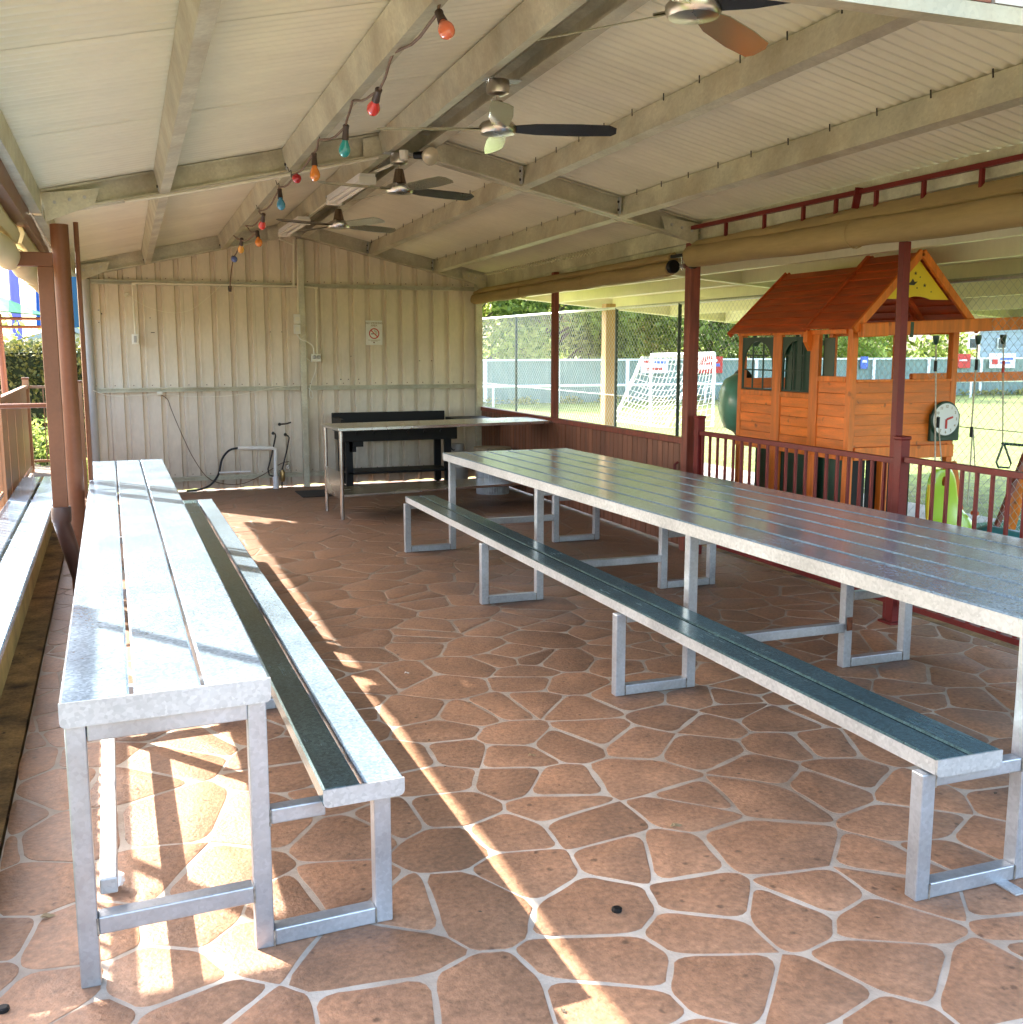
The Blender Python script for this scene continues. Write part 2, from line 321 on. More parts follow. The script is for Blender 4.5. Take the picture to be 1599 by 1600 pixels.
def dup(o, parent, dloc):
    c = o.copy(); sc.collection.objects.link(c); c.parent = parent
    c.location = Vector(o.location) + Vector(dloc); return c
def copy_thing(root, loc, label=None, rotz=0.):
    r = root.copy(); sc.collection.objects.link(r); r.location = loc; r.rotation_euler = (0, 0, rotz)
    if label: r['label'] = label
    for ch in list(root.children):
        c = ch.copy(); sc.collection.objects.link(c); c.parent = r
        for g in list(ch.children):
            d = g.copy(); sc.collection.objects.link(d); d.parent = c
    return r
def text(body, size, loc, rot, mat, parent, name='lettering', align='CENTER', depth=.0006):
    cu = bpy.data.curves.new(name, 'FONT'); cu.body = body; cu.size = size; cu.align_x = align; cu.align_y = 'CENTER'; cu.extrude = depth; cu.resolution_u = 3
    t = bpy.data.objects.new(name, cu); sc.collection.objects.link(t)
    dg = bpy.context.evaluated_depsgraph_get(); me = bpy.data.meshes.new_from_object(t.evaluated_get(dg))
    bpy.data.objects.remove(t); me.materials.clear(); me.materials.append(mat)
    o = bpy.data.objects.new(name, me); sc.collection.objects.link(o); o.parent = parent
    o.location = Vector(loc) - (wloc(parent) if parent else Vector()); o.rotation_euler = rot
    return o
def sag(a, b, s, n=8):
    a = Vector(a); b = Vector(b)
    return [a.lerp(b, i / n) - Vector((0, 0, s * 4 * (i / n) * (1 - i / n))) for i in range(n + 1)]

# ================================================================== GROUND
GZ = -.06
g = MB(); g.box(-600, 700, -300, 900, -1.0, GZ); g = g.build('ground', M['grass']); g['kind'] = 'structure'
X0F, X1F, Y0F, Y1F = -.42, 4.62, .9, 13.0
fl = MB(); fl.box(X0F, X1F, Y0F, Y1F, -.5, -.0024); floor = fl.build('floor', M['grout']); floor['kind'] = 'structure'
pv = MB(); pv.box(X1F + .002, 6.75, -1, 12.2, -.5, -.03); pv = pv.build('playground_pavement', M['dirtyconc']); pv['kind'] = 'structure'
pt = MB(); pt.box(6.8, 8.3, -4, 40, -.4, -.045); pt = pt.build('path', M['path']); pt['kind'] = 'structure'
ds = MB(); ds.box(-.60, X0F - .012, .9, 12.6, -.5, -.012); ds = ds.build('drain_strip', M['dirtyconc']); ds['kind'] = 'structure'
pl = MB(); pl.box(-9, -.62, 3.0, 14.6, -.4, .30); pl = pl.build('raised_pavement', mk('raised_pavers', (.26, .20, .15), .85, var=.2, scale=3)); pl['kind'] = 'structure'

fc = MB(); fc.box(-14, 12, -16, .88, -.5, -.03); fc = fc.build('forecourt', mk('forecourt_concrete', (.26, .19, .13), .85, var=.12, scale=2)); fc['kind'] = 'structure'
# ---- crazy paving, one object per stone
def clip(poly, nx, ny, c):                                   # keep nx*x+ny*y <= c
    out = []
    for i in range(len(poly)):
        a, b = poly[i], poly[(i + 1) % len(poly)]
        da, db = nx * a[0] + ny * a[1] - c, nx * b[0] + ny * b[1] - c
        if da <= 0: out.append(a)
        if (da < 0 < db) or (db < 0 < da):
            t = da / (da - db); out.append((a[0] + t * (b[0] - a[0]), a[1] + t * (b[1] - a[1])))
    return out
rs = random.Random(11)
DX, DY = .29, .245
sites = []
j = 0; y = Y0F - DY
while y < Y1F + DY:
    x = X0F - DX + (DX / 2 if j % 2 else 0)
    while x < X1F + DX:
        
        if rs.random() > .13: sites.append((x + rs.uniform(-.5, .5) * DX, y + rs.uniform(-.5, .5) * DY))
        x += DX
    y += DY; j += 1
stones = []
for i, (sx, sy) in enumerate(sites):
    poly = [(X0F + .004, Y0F + .01), (X1F - .01, Y0F + .01), (X1F - .01, Y1F - .01), (X0F + .004, Y1F - .01)]
    gw = rs.uniform(.0026, .0050)
    for k, (tx, ty) in enumerate(sites):
        dx, dy = tx - sx, ty - sy; d = math.hypot(dx, dy)
        if k == i or d > 1.25: continue
        nx, ny = dx / d, dy / d
        poly = clip(poly, nx, ny, nx * (sx + tx) / 2 + ny * (sy + ty) / 2 - gw)
        if len(poly) < 3: break
    if len(poly) < 3: continue
    area = abs(sum(poly[a][0] * poly[(a + 1) % len(poly)][1] - poly[(a + 1) % len(poly)][0] * poly[a][1] for a in range(len(poly)))) / 2
    if area < .004: continue
    # wobble: bow each edge a little, then round the corners
    pp = []
    n = len(poly)
    for a in range(n):
        p, q = poly[a], poly[(a + 1) % n]; L_ = math.hypot(q[0] - p[0], q[1] - p[1])
        pp.append(p)
        if L_ > .07:
            mx, my = (p[0] + q[0]) / 2, (p[1] + q[1]) / 2
            ox, oy = (sx - mx), (sy - my); o_ = math.hypot(ox, oy) + 1e-6; k_ = rs.uniform(-.01, .05) * L_
            pp.append((mx + ox / o_ * k_, my + oy / o_ * k_))
    for it in range(2):
        out = []
        for a in range(len(pp)):
            p, q = pp[a], pp[(a + 1) % len(pp)]; t = .28 if it == 0 else .28
            out += [(p[0] * (1 - t) + q[0] * t, p[1] * (1 - t) + q[1] * t), (p[0] * t + q[0] * (1 - t), p[1] * t + q[1] * (1 - t))]
        pp = out
        if len(pp) > 26: break
    cx = sum(p[0] for p in pp) / len(pp); cy = sum(p[1] for p in pp) / len(pp)
    stones.append((pp, cx, cy, area))
def stone_geo(mb, pp, cx, cy, tilt):
    n = len(pp); lift = tilt[2]
    top = []; rim = []; bot = []
    for (x, y) in pp:
        dx, dy = cx - x, cy - y; d = math.hypot(dx, dy) + 1e-6
        zt = lift + tilt[0] * (x - cx) + tilt[1] * (y - cy)
        top.append((x + dx / d * .006, y + dy / d * .006, zt)); rim.append((x + dx / d * .0015, y + dy / d * .0015, zt - .0013)); bot.append((x, y, -.012))
    mb.add(top + rim + bot, [tuple(range(n))] + [(a + n, (a + 1) % n + n, (a + 1) % n, a) for a in range(n)] + [(a + 2 * n, (a + 1) % n + 2 * n, (a + 1) % n + n, a + n) for a in range(n)])
def vis(cx, cy, area):
    v = Vector((cx, cy, -HC)); w_ = v.dot(_fw)
    if w_ < .5: return 0
    px, py = PCX + F_PX * v.dot(_rt) / w_, PCY - F_PX * v.dot(_up) / w_
    if px < -60 or px > 1660 or py > 1680: return 0
    return area / w_ ** 3
stones.sort(key=lambda s: -vis(s[1], s[2], s[3]))
rest = MB()
for i, (pp, cx, cy, ar) in enumerate(stones):
    tl = (rs.uniform(-.004, .004), rs.uniform(-.004, .004), rs.uniform(-.0006, .0008))
    if i < 299 and vis(cx, cy, ar) > 0:
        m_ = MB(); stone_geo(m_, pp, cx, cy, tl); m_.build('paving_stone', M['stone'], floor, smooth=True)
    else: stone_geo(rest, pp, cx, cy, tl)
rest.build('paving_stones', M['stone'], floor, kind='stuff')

# ================================================================== SHED
XL, XR, XA = -.33, 4.40, 2.03            # left eave, right eave, apex
def under(x): return 2.47 + (x - XL) * .2245 if x < XA else 3.0 - (x - XA) * .2245      # underside of rafters and purlins
SL = math.atan(.2245); PD = .15
YB, YM, YN = 12.85, 7.6, 2.35
shed = thing('open_shed', 'open sided steel shed with cream corrugated roof and beige ribbed end wall', 'shed', (XA, YM, 0))
def cbeam(mb, p0, p1, depth, fl_, up, side, lip=.014, t=.004):
    """C section from p0 to p1 (p on the lower web corner); up = depth direction, side = flange direction"""
    p0 = Vector(p0); p1 = Vector(p1); up = Vector(up).normalized(); side = Vector(side).normalized()
    prof = [(0, 0), (fl_, 0), (fl_, lip), (fl_ - t, lip), (fl_ - t, t), (t, t), (t, depth - t), (fl_ - t, depth - t), (fl_ - t, depth - lip), (fl_, depth - lip), (fl_, depth), (0, depth)]
    a = [p0 + side * x + up * z for x, z in prof]; n = len(a)
    b = [q + (p1 - p0) for q in a]
    mb.add(a + b, [tuple(range(n)), tuple(range(n, 2 * n))[::-1]] + [(i, n + i, n + (i + 1) % n, (i + 1) % n) for i in range(n)])
    return mb
upL = Vector((-math.sin(SL), 0, math.cos(SL))); upR = Vector((math.sin(SL), 0, math.cos(SL)))
for Y, sd in ((YB - .02, -1), (YM, -1), (YN, 1)):
    for (xa, xb, up) in ((XL, XA, upL), (XR, XA, upR)):
        m_ = MB(); cbeam(m_, (xa, Y, under(xa)), (xb, Y, under(xb)), PD, .055, up, (0, sd, 0)); m_.build('rafter', M['galvbeam'], shed)
        m_ = MB(); cbeam(m_, (xa, Y + .006 * -sd, under(xa) - .002), (xb, Y + .006 * -sd, under(xb) - .002), PD * .985, .05, up, (0, -sd, 0)); m_.build('rafter', M['galvbeam'], shed)
    # apex plate and knee plates, battered
    m_ = MB(); m_.prism([(XA - .30, Y + sd * .058, under(XA - .3) + .01), (XA, Y + sd * .058, under(XA) + .01), (XA + .30, Y + sd * .058, under(XA + .3) + .01), (XA + .30, Y + sd * .058, under(XA + .3) + .13), (XA, Y + sd * .058, under(XA) + .14), (XA - .30, Y + sd * .058, under(XA - .3) + .13)], (0, sd * .005, 0))
    m_.build('apex_plate', M['galvbeam'], shed)
    for s_, xk in ((1, XL), (-1, XR)):
        m_ = MB(); m_.prism([(xk, Y + sd * .058, under(xk) - .05), (xk + s_ * .30, Y + sd * .058, under(xk + s_ * .3) + .004), (xk + s_ * .33, Y + sd * .058, under(xk + s_ * .33) + .10), (xk, Y + sd * .058, under(xk) + .13)], (0, sd * .005, 0))
        m_.build('knee_plate', M['galvbeam'], shed)
        for q in range(3):
            m_ = MB(); m_.lathe((xk + s_ * (.06 + .09 * q), Y + sd * .064, under(xk + s_ * (.06 + .09 * q)) + .06), [(.011, 0), (.011, .009)], 6, (0, sd, 0)); m_.build('bolt', M['galv'], shed)
# purlins: C sections running the length of the shed
bays = [(YN - .9, YN - .07), (YN + .07, YM - .07), (YM + .07, YB - .085)]
pur = []
for (x, side, up, d) in ((.37, 1, upL, PD), (1.20, 1, upL, PD), (1.87, 1, upL, PD), (2.16, -1, upR, PD), (2.90, 1, upR, PD), (3.70, 1, upR, PD)):
    for (ya, yb) in bays:
        m_ = MB(); sv = Vector((math.cos(SL) * side, 0, math.sin(SL) * side)) if x < XA else Vector((math.cos(SL) * side, 0, -math.sin(SL) * side))
        z = under(x) - .004
        cbeam(m_, (x, ya, z), (x, yb, z), d, .065, up, sv, .016); m_.build('purlin', M['galvbeam'], shed)
for x, sd, up in ((XL - .02, -1, upL), (XR + .02, 1, upR)):
    for (ya, yb) in bays:
        m_ = MB(); cbeam(m_, (x, ya, under(XL) + .0), (x, yb, under(XL)), .14, .06, (0, 0, 1), (sd, 0, 0)); m_.build('eave_beam', M['galvbeam'], shed)
m_ = MB(); m_.box(4.468, 4.474, 7.4, 12.99, 2.36, 2.66); m_.build('side_flashing', M['galvbeam'], shed)
m_ = MB(); m_.box(4.38, 4.474, YB + .06, YB + .066, 2.30, 2.66); m_.build('side_flashing', M['galvbeam'], shed)
# short bolts hanging through the right-hand purlins' top flange
for x in (2.90, 3.70):
    y = YN + .3
    while y < YB - .2:
        m_ = MB(); m_.bar((x - .004, y, under(x) + .112), (x - .002, y + .006, under(x) + .150), .006, .006); m_.build('roof_screw', M['ink'], shed); y += .381
# corrugated sheets
PIT = .0762; AMP = .0125; WID = PIT * 10
def sheet(y0, y1, xa, za, xb, zb):
    m_ = MB(); vs = []; fs = []; n = int((y1 - y0) / PIT * 8 + .5)
    L_ = Vector((xb - xa, 0, zb - za)).normalized(); nrm = Vector((-L_.z, 0, L_.x)) * (1 if L_.x > 0 else -1)
    for i in range(n + 1):
        y = y0 + (y1 - y0) * i / n; o = AMP * math.sin(2 * math.pi * y / PIT)
        for (x, z) in ((xa, za), (xb, zb)):
            vs.append((x + nrm.x * o, y, z + nrm.z * o)); vs.append((x + nrm.x * (o + .0012), y, z + nrm.z * (o + .0012)))
    for i in range(n):
        a = i * 4; fs += [(a, a + 2, a + 6, a + 4), (a + 1, a + 5, a + 7, a + 3), (a, a + 4, a + 5, a + 1), (a + 2, a + 3, a + 7, a + 6)]
    m_.add(vs, fs); return m_
y = 1.35; k = 0
while y < YB + .12:
    y1 = min(y + WID, YB + .12); dz = .0008 * (k % 2)
    for s_ in (-1, 1):
        xe = XL - .16 if s_ < 0 else XR + .12
        za = 3.0 + PD / math.cos(SL) + .013 + dz; ze = za - abs(xe - XA) * .2245
        o = sheet(y, y1 + .03, XA + s_ * .01, za, xe, ze).build('roof_sheet', M['roof'], shed, smooth=True)
    y += WID; k += 1
m_ = MB()
for s_ in (-1, 1):
    m_.add([(XA, 1.3, 3.19), (XA, YB + .15, 3.19), (XA + s_ * .2, YB + .15, 3.147), (XA + s_ * .2, 1.3, 3.147), (XA, 1.3, 3.196), (XA, YB + .15, 3.196), (XA + s_ * .2, YB + .15, 3.153), (XA + s_ * .2, 1.3, 3.153)],
           [(0, 1, 2, 3), (7, 6, 5, 4), (0, 3, 7, 4), (1, 5, 6, 2), (2, 6, 7, 3), (0, 4, 5, 1)])
m_.build('ridge_cap', M['roof'], shed)

# ---- end wall: ribbed sheets, girts, columns
WX0, WX1 = -.20, 4.34
RIB = .2
def wallprof(u):                                           # depth (away from camera) of the sheet at u metres across
    a = (u % RIB)
    for (p, d), (q, e) in zip([(0, 0), (.004, .001), (.135, .001), (.146, .034), (.186, .034)], [(.004, .001), (.135, .001), (.146, .034), (.186, .034), (.2, 0)]):
        if a <= q: return d + (e - d) * (a - p) / (q - p)
    return 0
def roofz(x): return under(x) + .155
x = WX0; kk = 0
while x < WX1 - .01:
    x1 = min(x + .8, WX1); m_ = MB(); us = []
    u = x
    brk = [0, .03, .035, .065, .07, .135, .146, .186]
    i0 = math.floor((x - WX0) / RIB + .001)
    xs = sorted(set([x, x1] + [WX0 + RIB * q + b for q in range(i0, i0 + 5) for b in brk if x < WX0 + RIB * q + b < x1]))
    vs = []
    for xx in xs:
        a = (xx - WX0) % RIB
        d = wallprof(xx - WX0)
        if .03 < a < .036 or .064 < a < .071: d += .003
        zb = .018 + .008 * math.sin(xx * 9) + .006 * math.sin(xx * 31)
        zt = roofz(xx) - .055
        for dd in (0, .001): vs += [(xx, YB + d + .03 + dd, zb), (xx, YB + d + .03 + dd, zt)]
    fs = []
    for i in range(len(xs) - 1):
        a = i * 4; fs += [(a, a + 4, a + 5, a + 1), (a + 2, a + 3, a + 7, a + 6), (a, a + 2, a + 6, a + 4), (a + 1, a + 5, a + 7, a + 3)]
    fs += [(0, 1, 3, 2), (len(vs) - 4, len(vs) - 2, len(vs) - 1, len(vs) - 3)]
    m_.add(vs, fs); m_.build('wall_sheet', M['cladding'], shed)
    x = x1
for z, xa, xb in ((2.385, WX0 + .05, WX1), (1.187, WX0 + .05, 2.12), (1.187, 2.21, WX1), (.15, .2, 2.12), (.15, 2.21, WX1)):
    m_ = MB(); cbeam(m_, (xa, YB + .024, z - .025), (xb, YB + .024, z - .025), .05, .045, (0, 0, 1), (0, -1, 0), .012); m_.build('girt', M['galvbeam'], shed)
m_ = MB(); m_.box(2.13, 2.20, YB - .05, YB + .02, 0, 2.92); m_.build('wall_column', M['galvbeam'], shed, bevel=.004)
m_ = MB(); m_.box(WX1 - .01, WX1 + .07, YB - .06, YB + .03, 0, 2.52); m_.build('wall_column', M['galvbeam'], shed, bevel=.004)
m_ = MB(); m_.tube([(WX0 - .01, YB, 0), (WX0 - .01, YB, 2.40)], .058, 16); m_.build('corner_pipe', M['greypvc'], shed, smooth=True)
m_ = MB(); m_.lathe((WX0 - .01, YB, 2.36), [(.062, 0), (.066, .01), (.066, .05), (.04, .07)], 16); m_.build('pipe_cap', M['greypvc'], shed, smooth=True)
for (x, up, side) in ((.37, upL, 1), (1.20, upL, 1), (2.90, upR, 1), (3.70, upR, 1)):
    for Y_ in (YM - .115, YM + .065, YB - .13):
        z = under(x) + .012
        m_ = MB(); m_.box(x - .010, x - .004, Y_, Y_ + .05, z, z + .125); m_.build('cleat', M['galv'], shed)
        for q in (.03, .09):
            m_ = MB(); m_.lathe((x - .010, Y_ + .025, z + q), [(.010, 0), (.010, .010)], 6, (-1, 0, 0)); m_.build('bolt', M['ink'], shed)
# the roof rises slightly towards the front and is a touch out of square with the floor
for o in shed.children:
    if o.name.split('.')[0] in ('rafter', 'apex_plate', 'knee_plate', 'bolt', 'purlin', 'eave_beam', 'roof_screw', 'roof_sheet', 'ridge_cap', 'cleat'):
        for v in o.data.vertices:
            Yw = v.co.y + YM; v.co.x += .012 * (Yw - YM); v.co.z += .013 * (9.5 - Yw)
m_ = MB()
for z in (2.385, 1.187, .15):
    xx = WX0 + .05
    while xx < WX1 - .05: m_.lathe((xx, YB + .031, z + .05), [(.006, 0), (.006, .004)], 6, (0, -1, 0)); xx += RIB
m_.build('sheet_screws', M['rust'], shed, kind='stuff')
# ---- posts
m_ = MB(); m_.tube([(-.255, YM, 0), (-.255, YM, 2.44)], .056, 20); m_.build('post', M['brownpaint'], shed, smooth=True, label='round brown steel post at the left side')
m_ = MB(); m_.tube([(-.155, YM + .02, .0), (-.155, YM + .02, 2.46)], .016, 8); m_.build('conduit', M['brownpaint'], shed, smooth=True)
m_ = MB(); m_.box(4.35, 4.44, YM - .045, YM + .045, 0, 2.48); m_.build('post', M['redtimber'], shed, bevel=.004, label='square red timber post at the right side')
m_ = MB(); m_.box(4.35, 4.44, YN - .045, YN + .045, 0, 2.48); m_.build('post', M['redtimber'], shed, bevel=.004)
m_ = MB(); m_.box(4.385, 4.44, 10.42, 10.50, .9, 2.44); m_.build('mullion', M['redtimber'], shed, bevel=.003)
# ---- left gutter, fascia and downpipe
m_ = MB(); m_.prism([(XL - .09, 1.3, 2.40), (XL - .20, 1.3, 2.40), (XL - .215, 1.3, 2.52), (XL - .205, 1.3, 2.52), (XL - .192, 1.3, 2.41), (XL - .098, 1.3, 2.41), (XL - .098, 1.3, 2.53), (XL - .09, 1.3, 2.53)], (0, YB - 1.2, 0)); m_.build('gutter', M['brownpaint'], shed)
dpx, dpy = -.335, 7.25
m_ = MB(); m_.bar((-.62, dpy, 2.19), (dpx + .045, dpy, 2.19), .07, .085); m_.build('downpipe', M['brownpaint'], shed, bevel=.004)
m_ = MB(); m_.box(dpx - .045, dpx + .045, dpy - .036, dpy + .034, .62, 2.147); m_.build('downpipe', M['brownpaint'], shed, bevel=.004)
m_ = MB(); m_.tube([(dpx, dpy, .64), (dpx, dpy, .55), (dpx + .02, dpy + .04, .46), (dpx + .07, dpy + .2, .20), (dpx + .11, dpy + .34, -.01)], .052, 14); m_.lathe((dpx, dpy, .56), [(.057, 0), (.060, .01), (.060, .09), (.057, .1)], 14); m_.build('downpipe_elbow', mk('dark_brown_pvc', (.09, .045, .035), .4), shed, smooth=True)
m_ = MB(); m_.tube([(-.30, YM, 1.285), (-1.7, YM, 1.28)], .016, 8); m_.build('handrail', M['brownpaint'], shed, smooth=True)

# front gable tie with a white board above it
m_ = MB(); cbeam(m_, (.9, YN + .06, 2.532), (4.4, YN + .06, 2.532), .045, .06, (0, 0, 1), (0, 1, 0)); m_.build('gable_tie', M['galvbeam'], shed)
for xa, xb in ((2.32, 2.72), (2.76, 3.4)):
    m_ = MB(); m_.box(xa, xb, YN + .07, YN + .10, 2.585, 2.9); m_.build('gable_board', M['white'], shed)
m_ = MB(); m_.box(2.02, 2.31, YN + .075, YN + .10, 2.585, 2.64); m_.build('gable_board', M['terracotta'], shed)

# ================================================================== ROLLED BLINDS
from mathutils import noise
def wrinkle(o, amp):
    me = o.data; nr = [v.normal.copy() for v in me.vertices]; off = o.location + (o.parent.location if o.parent else Vector())
    for v, n_ in zip(me.vertices, nr):
        p = v.co + off
        k = noise.noise(Vector((p.x * 9, p.y * 1.1 + p.z * 3, p.z * 14))) + .6 * noise.noise(Vector((p.x * 25, p.y * 4.5 + p.x * 12 + 7, p.z * 25)))
        v.co += n_ * amp * k
def blind(name, label, y0, y1, x, zt, zb, rr, mat, z1t=None, z1b=None):
    z1t = z1t or zt; z1b = z1b or zb
    t = thing(name, label, 'blind', (x, (y0 + y1) / 2, zb), 'rolled up shade blinds')
    n = 110; m_ = MB(); vs = []; prof = []
    for i in range(n + 1):
        f = i / n; y = y0 + (y1 - y0) * f; a = zt + (z1t - zt) * f; b = zb + (z1b - zb) * f
        wv = .010 * math.sin(f * 19) + .007 * math.sin(f * 47 + 1) + .004 * math.sin(f * 101)
        H_ = a - b
        pr = [(-.012, a), (.035 + wv, a - .15 * H_), (.045 + wv, a - .3 * H_), (.012, a - .42 * H_), (-.03, a - .42 * H_), (-.05, a - .2 * H_), (-.04, a - .02)]
        vs += [(x - p, y, z) for p, z in pr]
    q = 7; fs = [(i * q + k_, i * q + (k_ + 1) % q, (i + 1) * q + (k_ + 1) % q, (i + 1) * q + k_) for i in range(n) for k_ in range(q)]
    fs += [tuple(range(q)), tuple(n * q + k_ for k_ in range(q))]
    m_.add(vs, fs); wrinkle(m_.build('blind_flap', mat, t, smooth=True), .007)
    m_ = MB(); pts = []
    for i in range(n + 1):
        f = i / n; b = zb + (z1b - zb) * f
        pts.append((x - .02 + .006 * math.sin(f * 23), y0 + (y1 - y0) * f, b + rr + .004 * math.sin(f * 31)))
    rad = [rr * (1 - .12 * (1 - min(1, i / 2.))) for i in range(n + 1)]
    m_.tube(pts, rad, 26); wrinkle(m_.build('blind_roll', mat, t, smooth=True), .010 if x > 0 else .003)
    ns_ = max(2, int((y1 - y0) / 1.5))
    for k in range(1, ns_):
        yy = y0 + (y1 - y0) * k / ns_; f = (yy - y0) / (y1 - y0); b = zb + (z1b - zb) * f + rr
        m_ = MB(); m_.tube([(x - .02 + (rr + .004) * math.cos(a_), yy, b + (rr + .004) * math.sin(a_)) for a_ in [2 * math.pi * q / 18 for q in range(19)]], .004, 4, cap=False)
        m_.build('strap', mat, t)
    for yy in (y0, y1):
        m_ = MB(); m_.lathe((x - .02, yy - .03 if yy == max(y0, y1) else yy - .01, zb + rr), [(rr * .45, 0), (rr * .45, .04)], 12, (0, 1, 0)); m_.build('end_cap', M['black'], t, smooth=True)
    return t
blind('rolled_blind', 'tan rolled shade blind above the play fort, right of the red post', 1.6, 7.50, 4.35, 2.54, 2.225, .082, M['blind'], 2.49, 2.285)
blind('rolled_blind', 'tan rolled shade blind above the mesh window at the back', 7.86, 12.88, 4.36, 2.43, 2.235, .06, M['blind'], 2.39, 2.205)
blind('rolled_blind', 'cream rolled blind under the left eave, ending beside the downpipe', 2.6, 7.35, -.52, 2.40, 2.130, .075, M['blindpale'])
blind('rolled_blind', 'cream rolled blind under the left eave, behind the round brown post', 7.44, 12.7, -.50, 2.42, 2.135, .07, M['blindpale'])
# winder gear on the red post
t = thing('blind_winder', 'black and steel winder bracket between the two blinds on the red post', 'bracket', (4.36, 7.7, 2.3))
m_ = MB(); m_.lathe((4.34, 7.80, 2.31), [(.05, 0), (.055, .01), (.055, .045), (.02, .06)], 14, (0, 1, 0)); m_.build('winder_wheel', M['black'], t, smooth=True)
m_ = MB(); m_.box(4.31, 4.348, 7.56, 7.82, 2.375, 2.40); m_.build('bracket_arm', M['black'], t, bevel=.002)
m_ = MB(); m_.tube([(4.33, 7.66, 2.375), (4.33, 7.66, 2.27)], .008, 6); m_.lathe((4.33, 7.62, 2.3), [(.02, 0), (.02, .05)], 8, (0, 1, 0)); m_.build('gear', M['steel'], t, smooth=True)

# red transom frame above the right opening
tf = thing('transom_frame', 'red steel transom frame along the right eave above the blind', 'frame', (4.36, 5, 2.5))
m_ = MB(); m_.bar((4.345, 1.6, 2.612), (4.345, 7.54, 2.588), .03, .028); m_.build('rail', M['redpaint'], tf)
for yy in (7.05, 6.55, 6.1, 5.76, 5.38, 4.98, 4.55, 4.1, 3.65, 3.2, 2.7):
    m_ = MB(); m_.bar((4.348, yy, 2.48), (4.348, yy, 2.585), .022, .022); m_.build('upright', M['redpaint'], tf)
m_ = MB(); m_.bar((4.33, 5.52, 2.62), (4.33, 5.55, 2.50), .05, .012); m_.build('bracket', M['redpaint'], tf)

# ================================================================== CEILING FANS
def make_fan(loc, ang, label, dark):
    t = thing('ceiling_fan', label, 'fan', loc, 'ceiling fans under the ridge')
    x, y, z = loc                                              # z of canopy top
    m_ = MB(); m_.lathe((x, y, z - .075), [(.03, 0), (.058, .012), (.062, .03), (.062, .072), (.058, .078)], 24); m_.build('canopy', M['nickel'], t, smooth=True)
    m_ = MB(); m_.box(x - .11, x + .12, y - .04, y + .04, z + .001, z + .006); m_.build('mount_plate', M['galv'], t)
    m_ = MB(); m_.tube([(x, y, z - .07), (x, y, z - .13)], .009, 10); m_.build('rod', M['nickel'], t, smooth=True)
    m_ = MB(); m_.lathe((x, y, z - .20), [(.050, 0), (.043, .03), (.031, .09), (.027, .10)], 20); m_.build('motor_cover', mk('fan_bronze', (.22, .16, .11), .25, .8), t, smooth=True)
    m_ = MB(); m_.lathe((x, y, z - .27), [(.02, -.004), (.045, 0), (.088, .006), (.098, .022), (.098, .045), (.082, .062), (.05, .074)], 28); m_.build('motor', M['nickel'], t, smooth=True)
    for k in range(4):
        a = ang + k * math.pi / 2; ca, sa = math.cos(a), math.sin(a)
        prof = [(.09, -.035), (.2, -.055), (.42, -.062), (.58, -.058), (.62, -.03), (.625, .02), (.60, .045), (.42, .055), (.2, .05), (.09, .032)]
        top = []
        for r_, w_ in prof:
            zz = z - .24 + w_ * -.30 - r_ * .01
            top.append((x + ca * r_ - sa * w_, y + sa * r_ + ca * w_, zz))
        m_ = MB(); m_.prism(top, (0, 0, .004)); b = m_.build('blade', M['bladeunlit'] if k in dark else M['blade'], t)
        m_ = MB(); m_.bar((x + ca * .07, y + sa * .07, z - .232), (x + ca * .15, y + sa * .15, z - .234), .03, .006)
        m_.build('blade_arm', M['nickel'], b)
    return t
for (y_, z_, a_, lb, dk) in ((3.43, 3.05, R(36), 'ceiling fan nearest the camera, cut off by the top of the picture', (3,)), (5.43, 3.02, R(-17), 'whole ceiling fan above the middle of the floor, in front of the middle rafter', (0,)),
                     (7.45, 2.985, R(17), 'ceiling fan beside the round flood lamp, in front of the long tube light', (0,)), (9.56, 2.965, R(24), 'farthest and smallest ceiling fan, near the ribbed end wall', (1, 2))):
    make_fan((1.96, y_, z_), a_, lb, dk)

# ================================================================== TUBE LIGHTS, FLOOD LAMP
for (y0, y1, lb) in ((7.95, 9.2, 'white twin tube batten light under the ridge, behind the flood lamp'), (10.7, 11.95, 'white twin tube batten light under the ridge, nearer the end wall')):
    t = thing('tube_light', lb, 'light', (1.93, (y0 + y1) / 2, 2.9), 'tube lights under the ridge')
    m_ = MB(); m_.box(1.79, 1.91, y0, y1, 2.885, 2.925); m_.build('housing', M['white'], t, bevel=.004)
    for xx in (1.815, 1.885):
        m_ = MB(); m_.tube([(xx, y0 + .04, 2.868), (xx, y1 - .04, 2.868)], .014, 10); m_.build('tube', M['whitepl'], t, smooth=True)
    for yy in (y0 - .012, y1 - .028):
        m_ = MB(); m_.box(1.785, 1.915, yy, yy + .04, 2.848, 2.90); m_.build('end_cap', M['whitepl'], t, bevel=.003)
t = thing('flood_lamp', 'round glass flood lamp on a black holder at the ridge', 'lamp', (2.05, 7.2, 2.93))
m_ = MB(); m_.lathe((2.01, 7.24, 2.945), [(.022, 0), (.026, .05), (.03, .085)], 14, (1, -.7, .0)); m_.build('holder', M['black'], t, smooth=True)
m_ = MB(); m_.lathe((2.075, 7.195, 2.945), [(.03, 0), (.05, .03), (.062, .06), (.06, .07), (.04, .083), (.01, .088)], 20, (.35, -.9, -.25)); m_.build('lamp_glass', mk('frosted_lamp', (.75, .66, .5), .12, .2), t, smooth=True)
m_ = MB(); m_.lathe((1.95, 7.28, 2.95), [(.03, -.03), (.032, .03)], 12, (0, 0, 1)); m_.build('junction_box', M['whitepl'], t)
cb = MB(); pts = [(x_, YM - .075, under(x_) + .012 - .01 * math.sin((x_ - .2) * 2)) for x_ in [.15 + .14 * i for i in range(13)]]
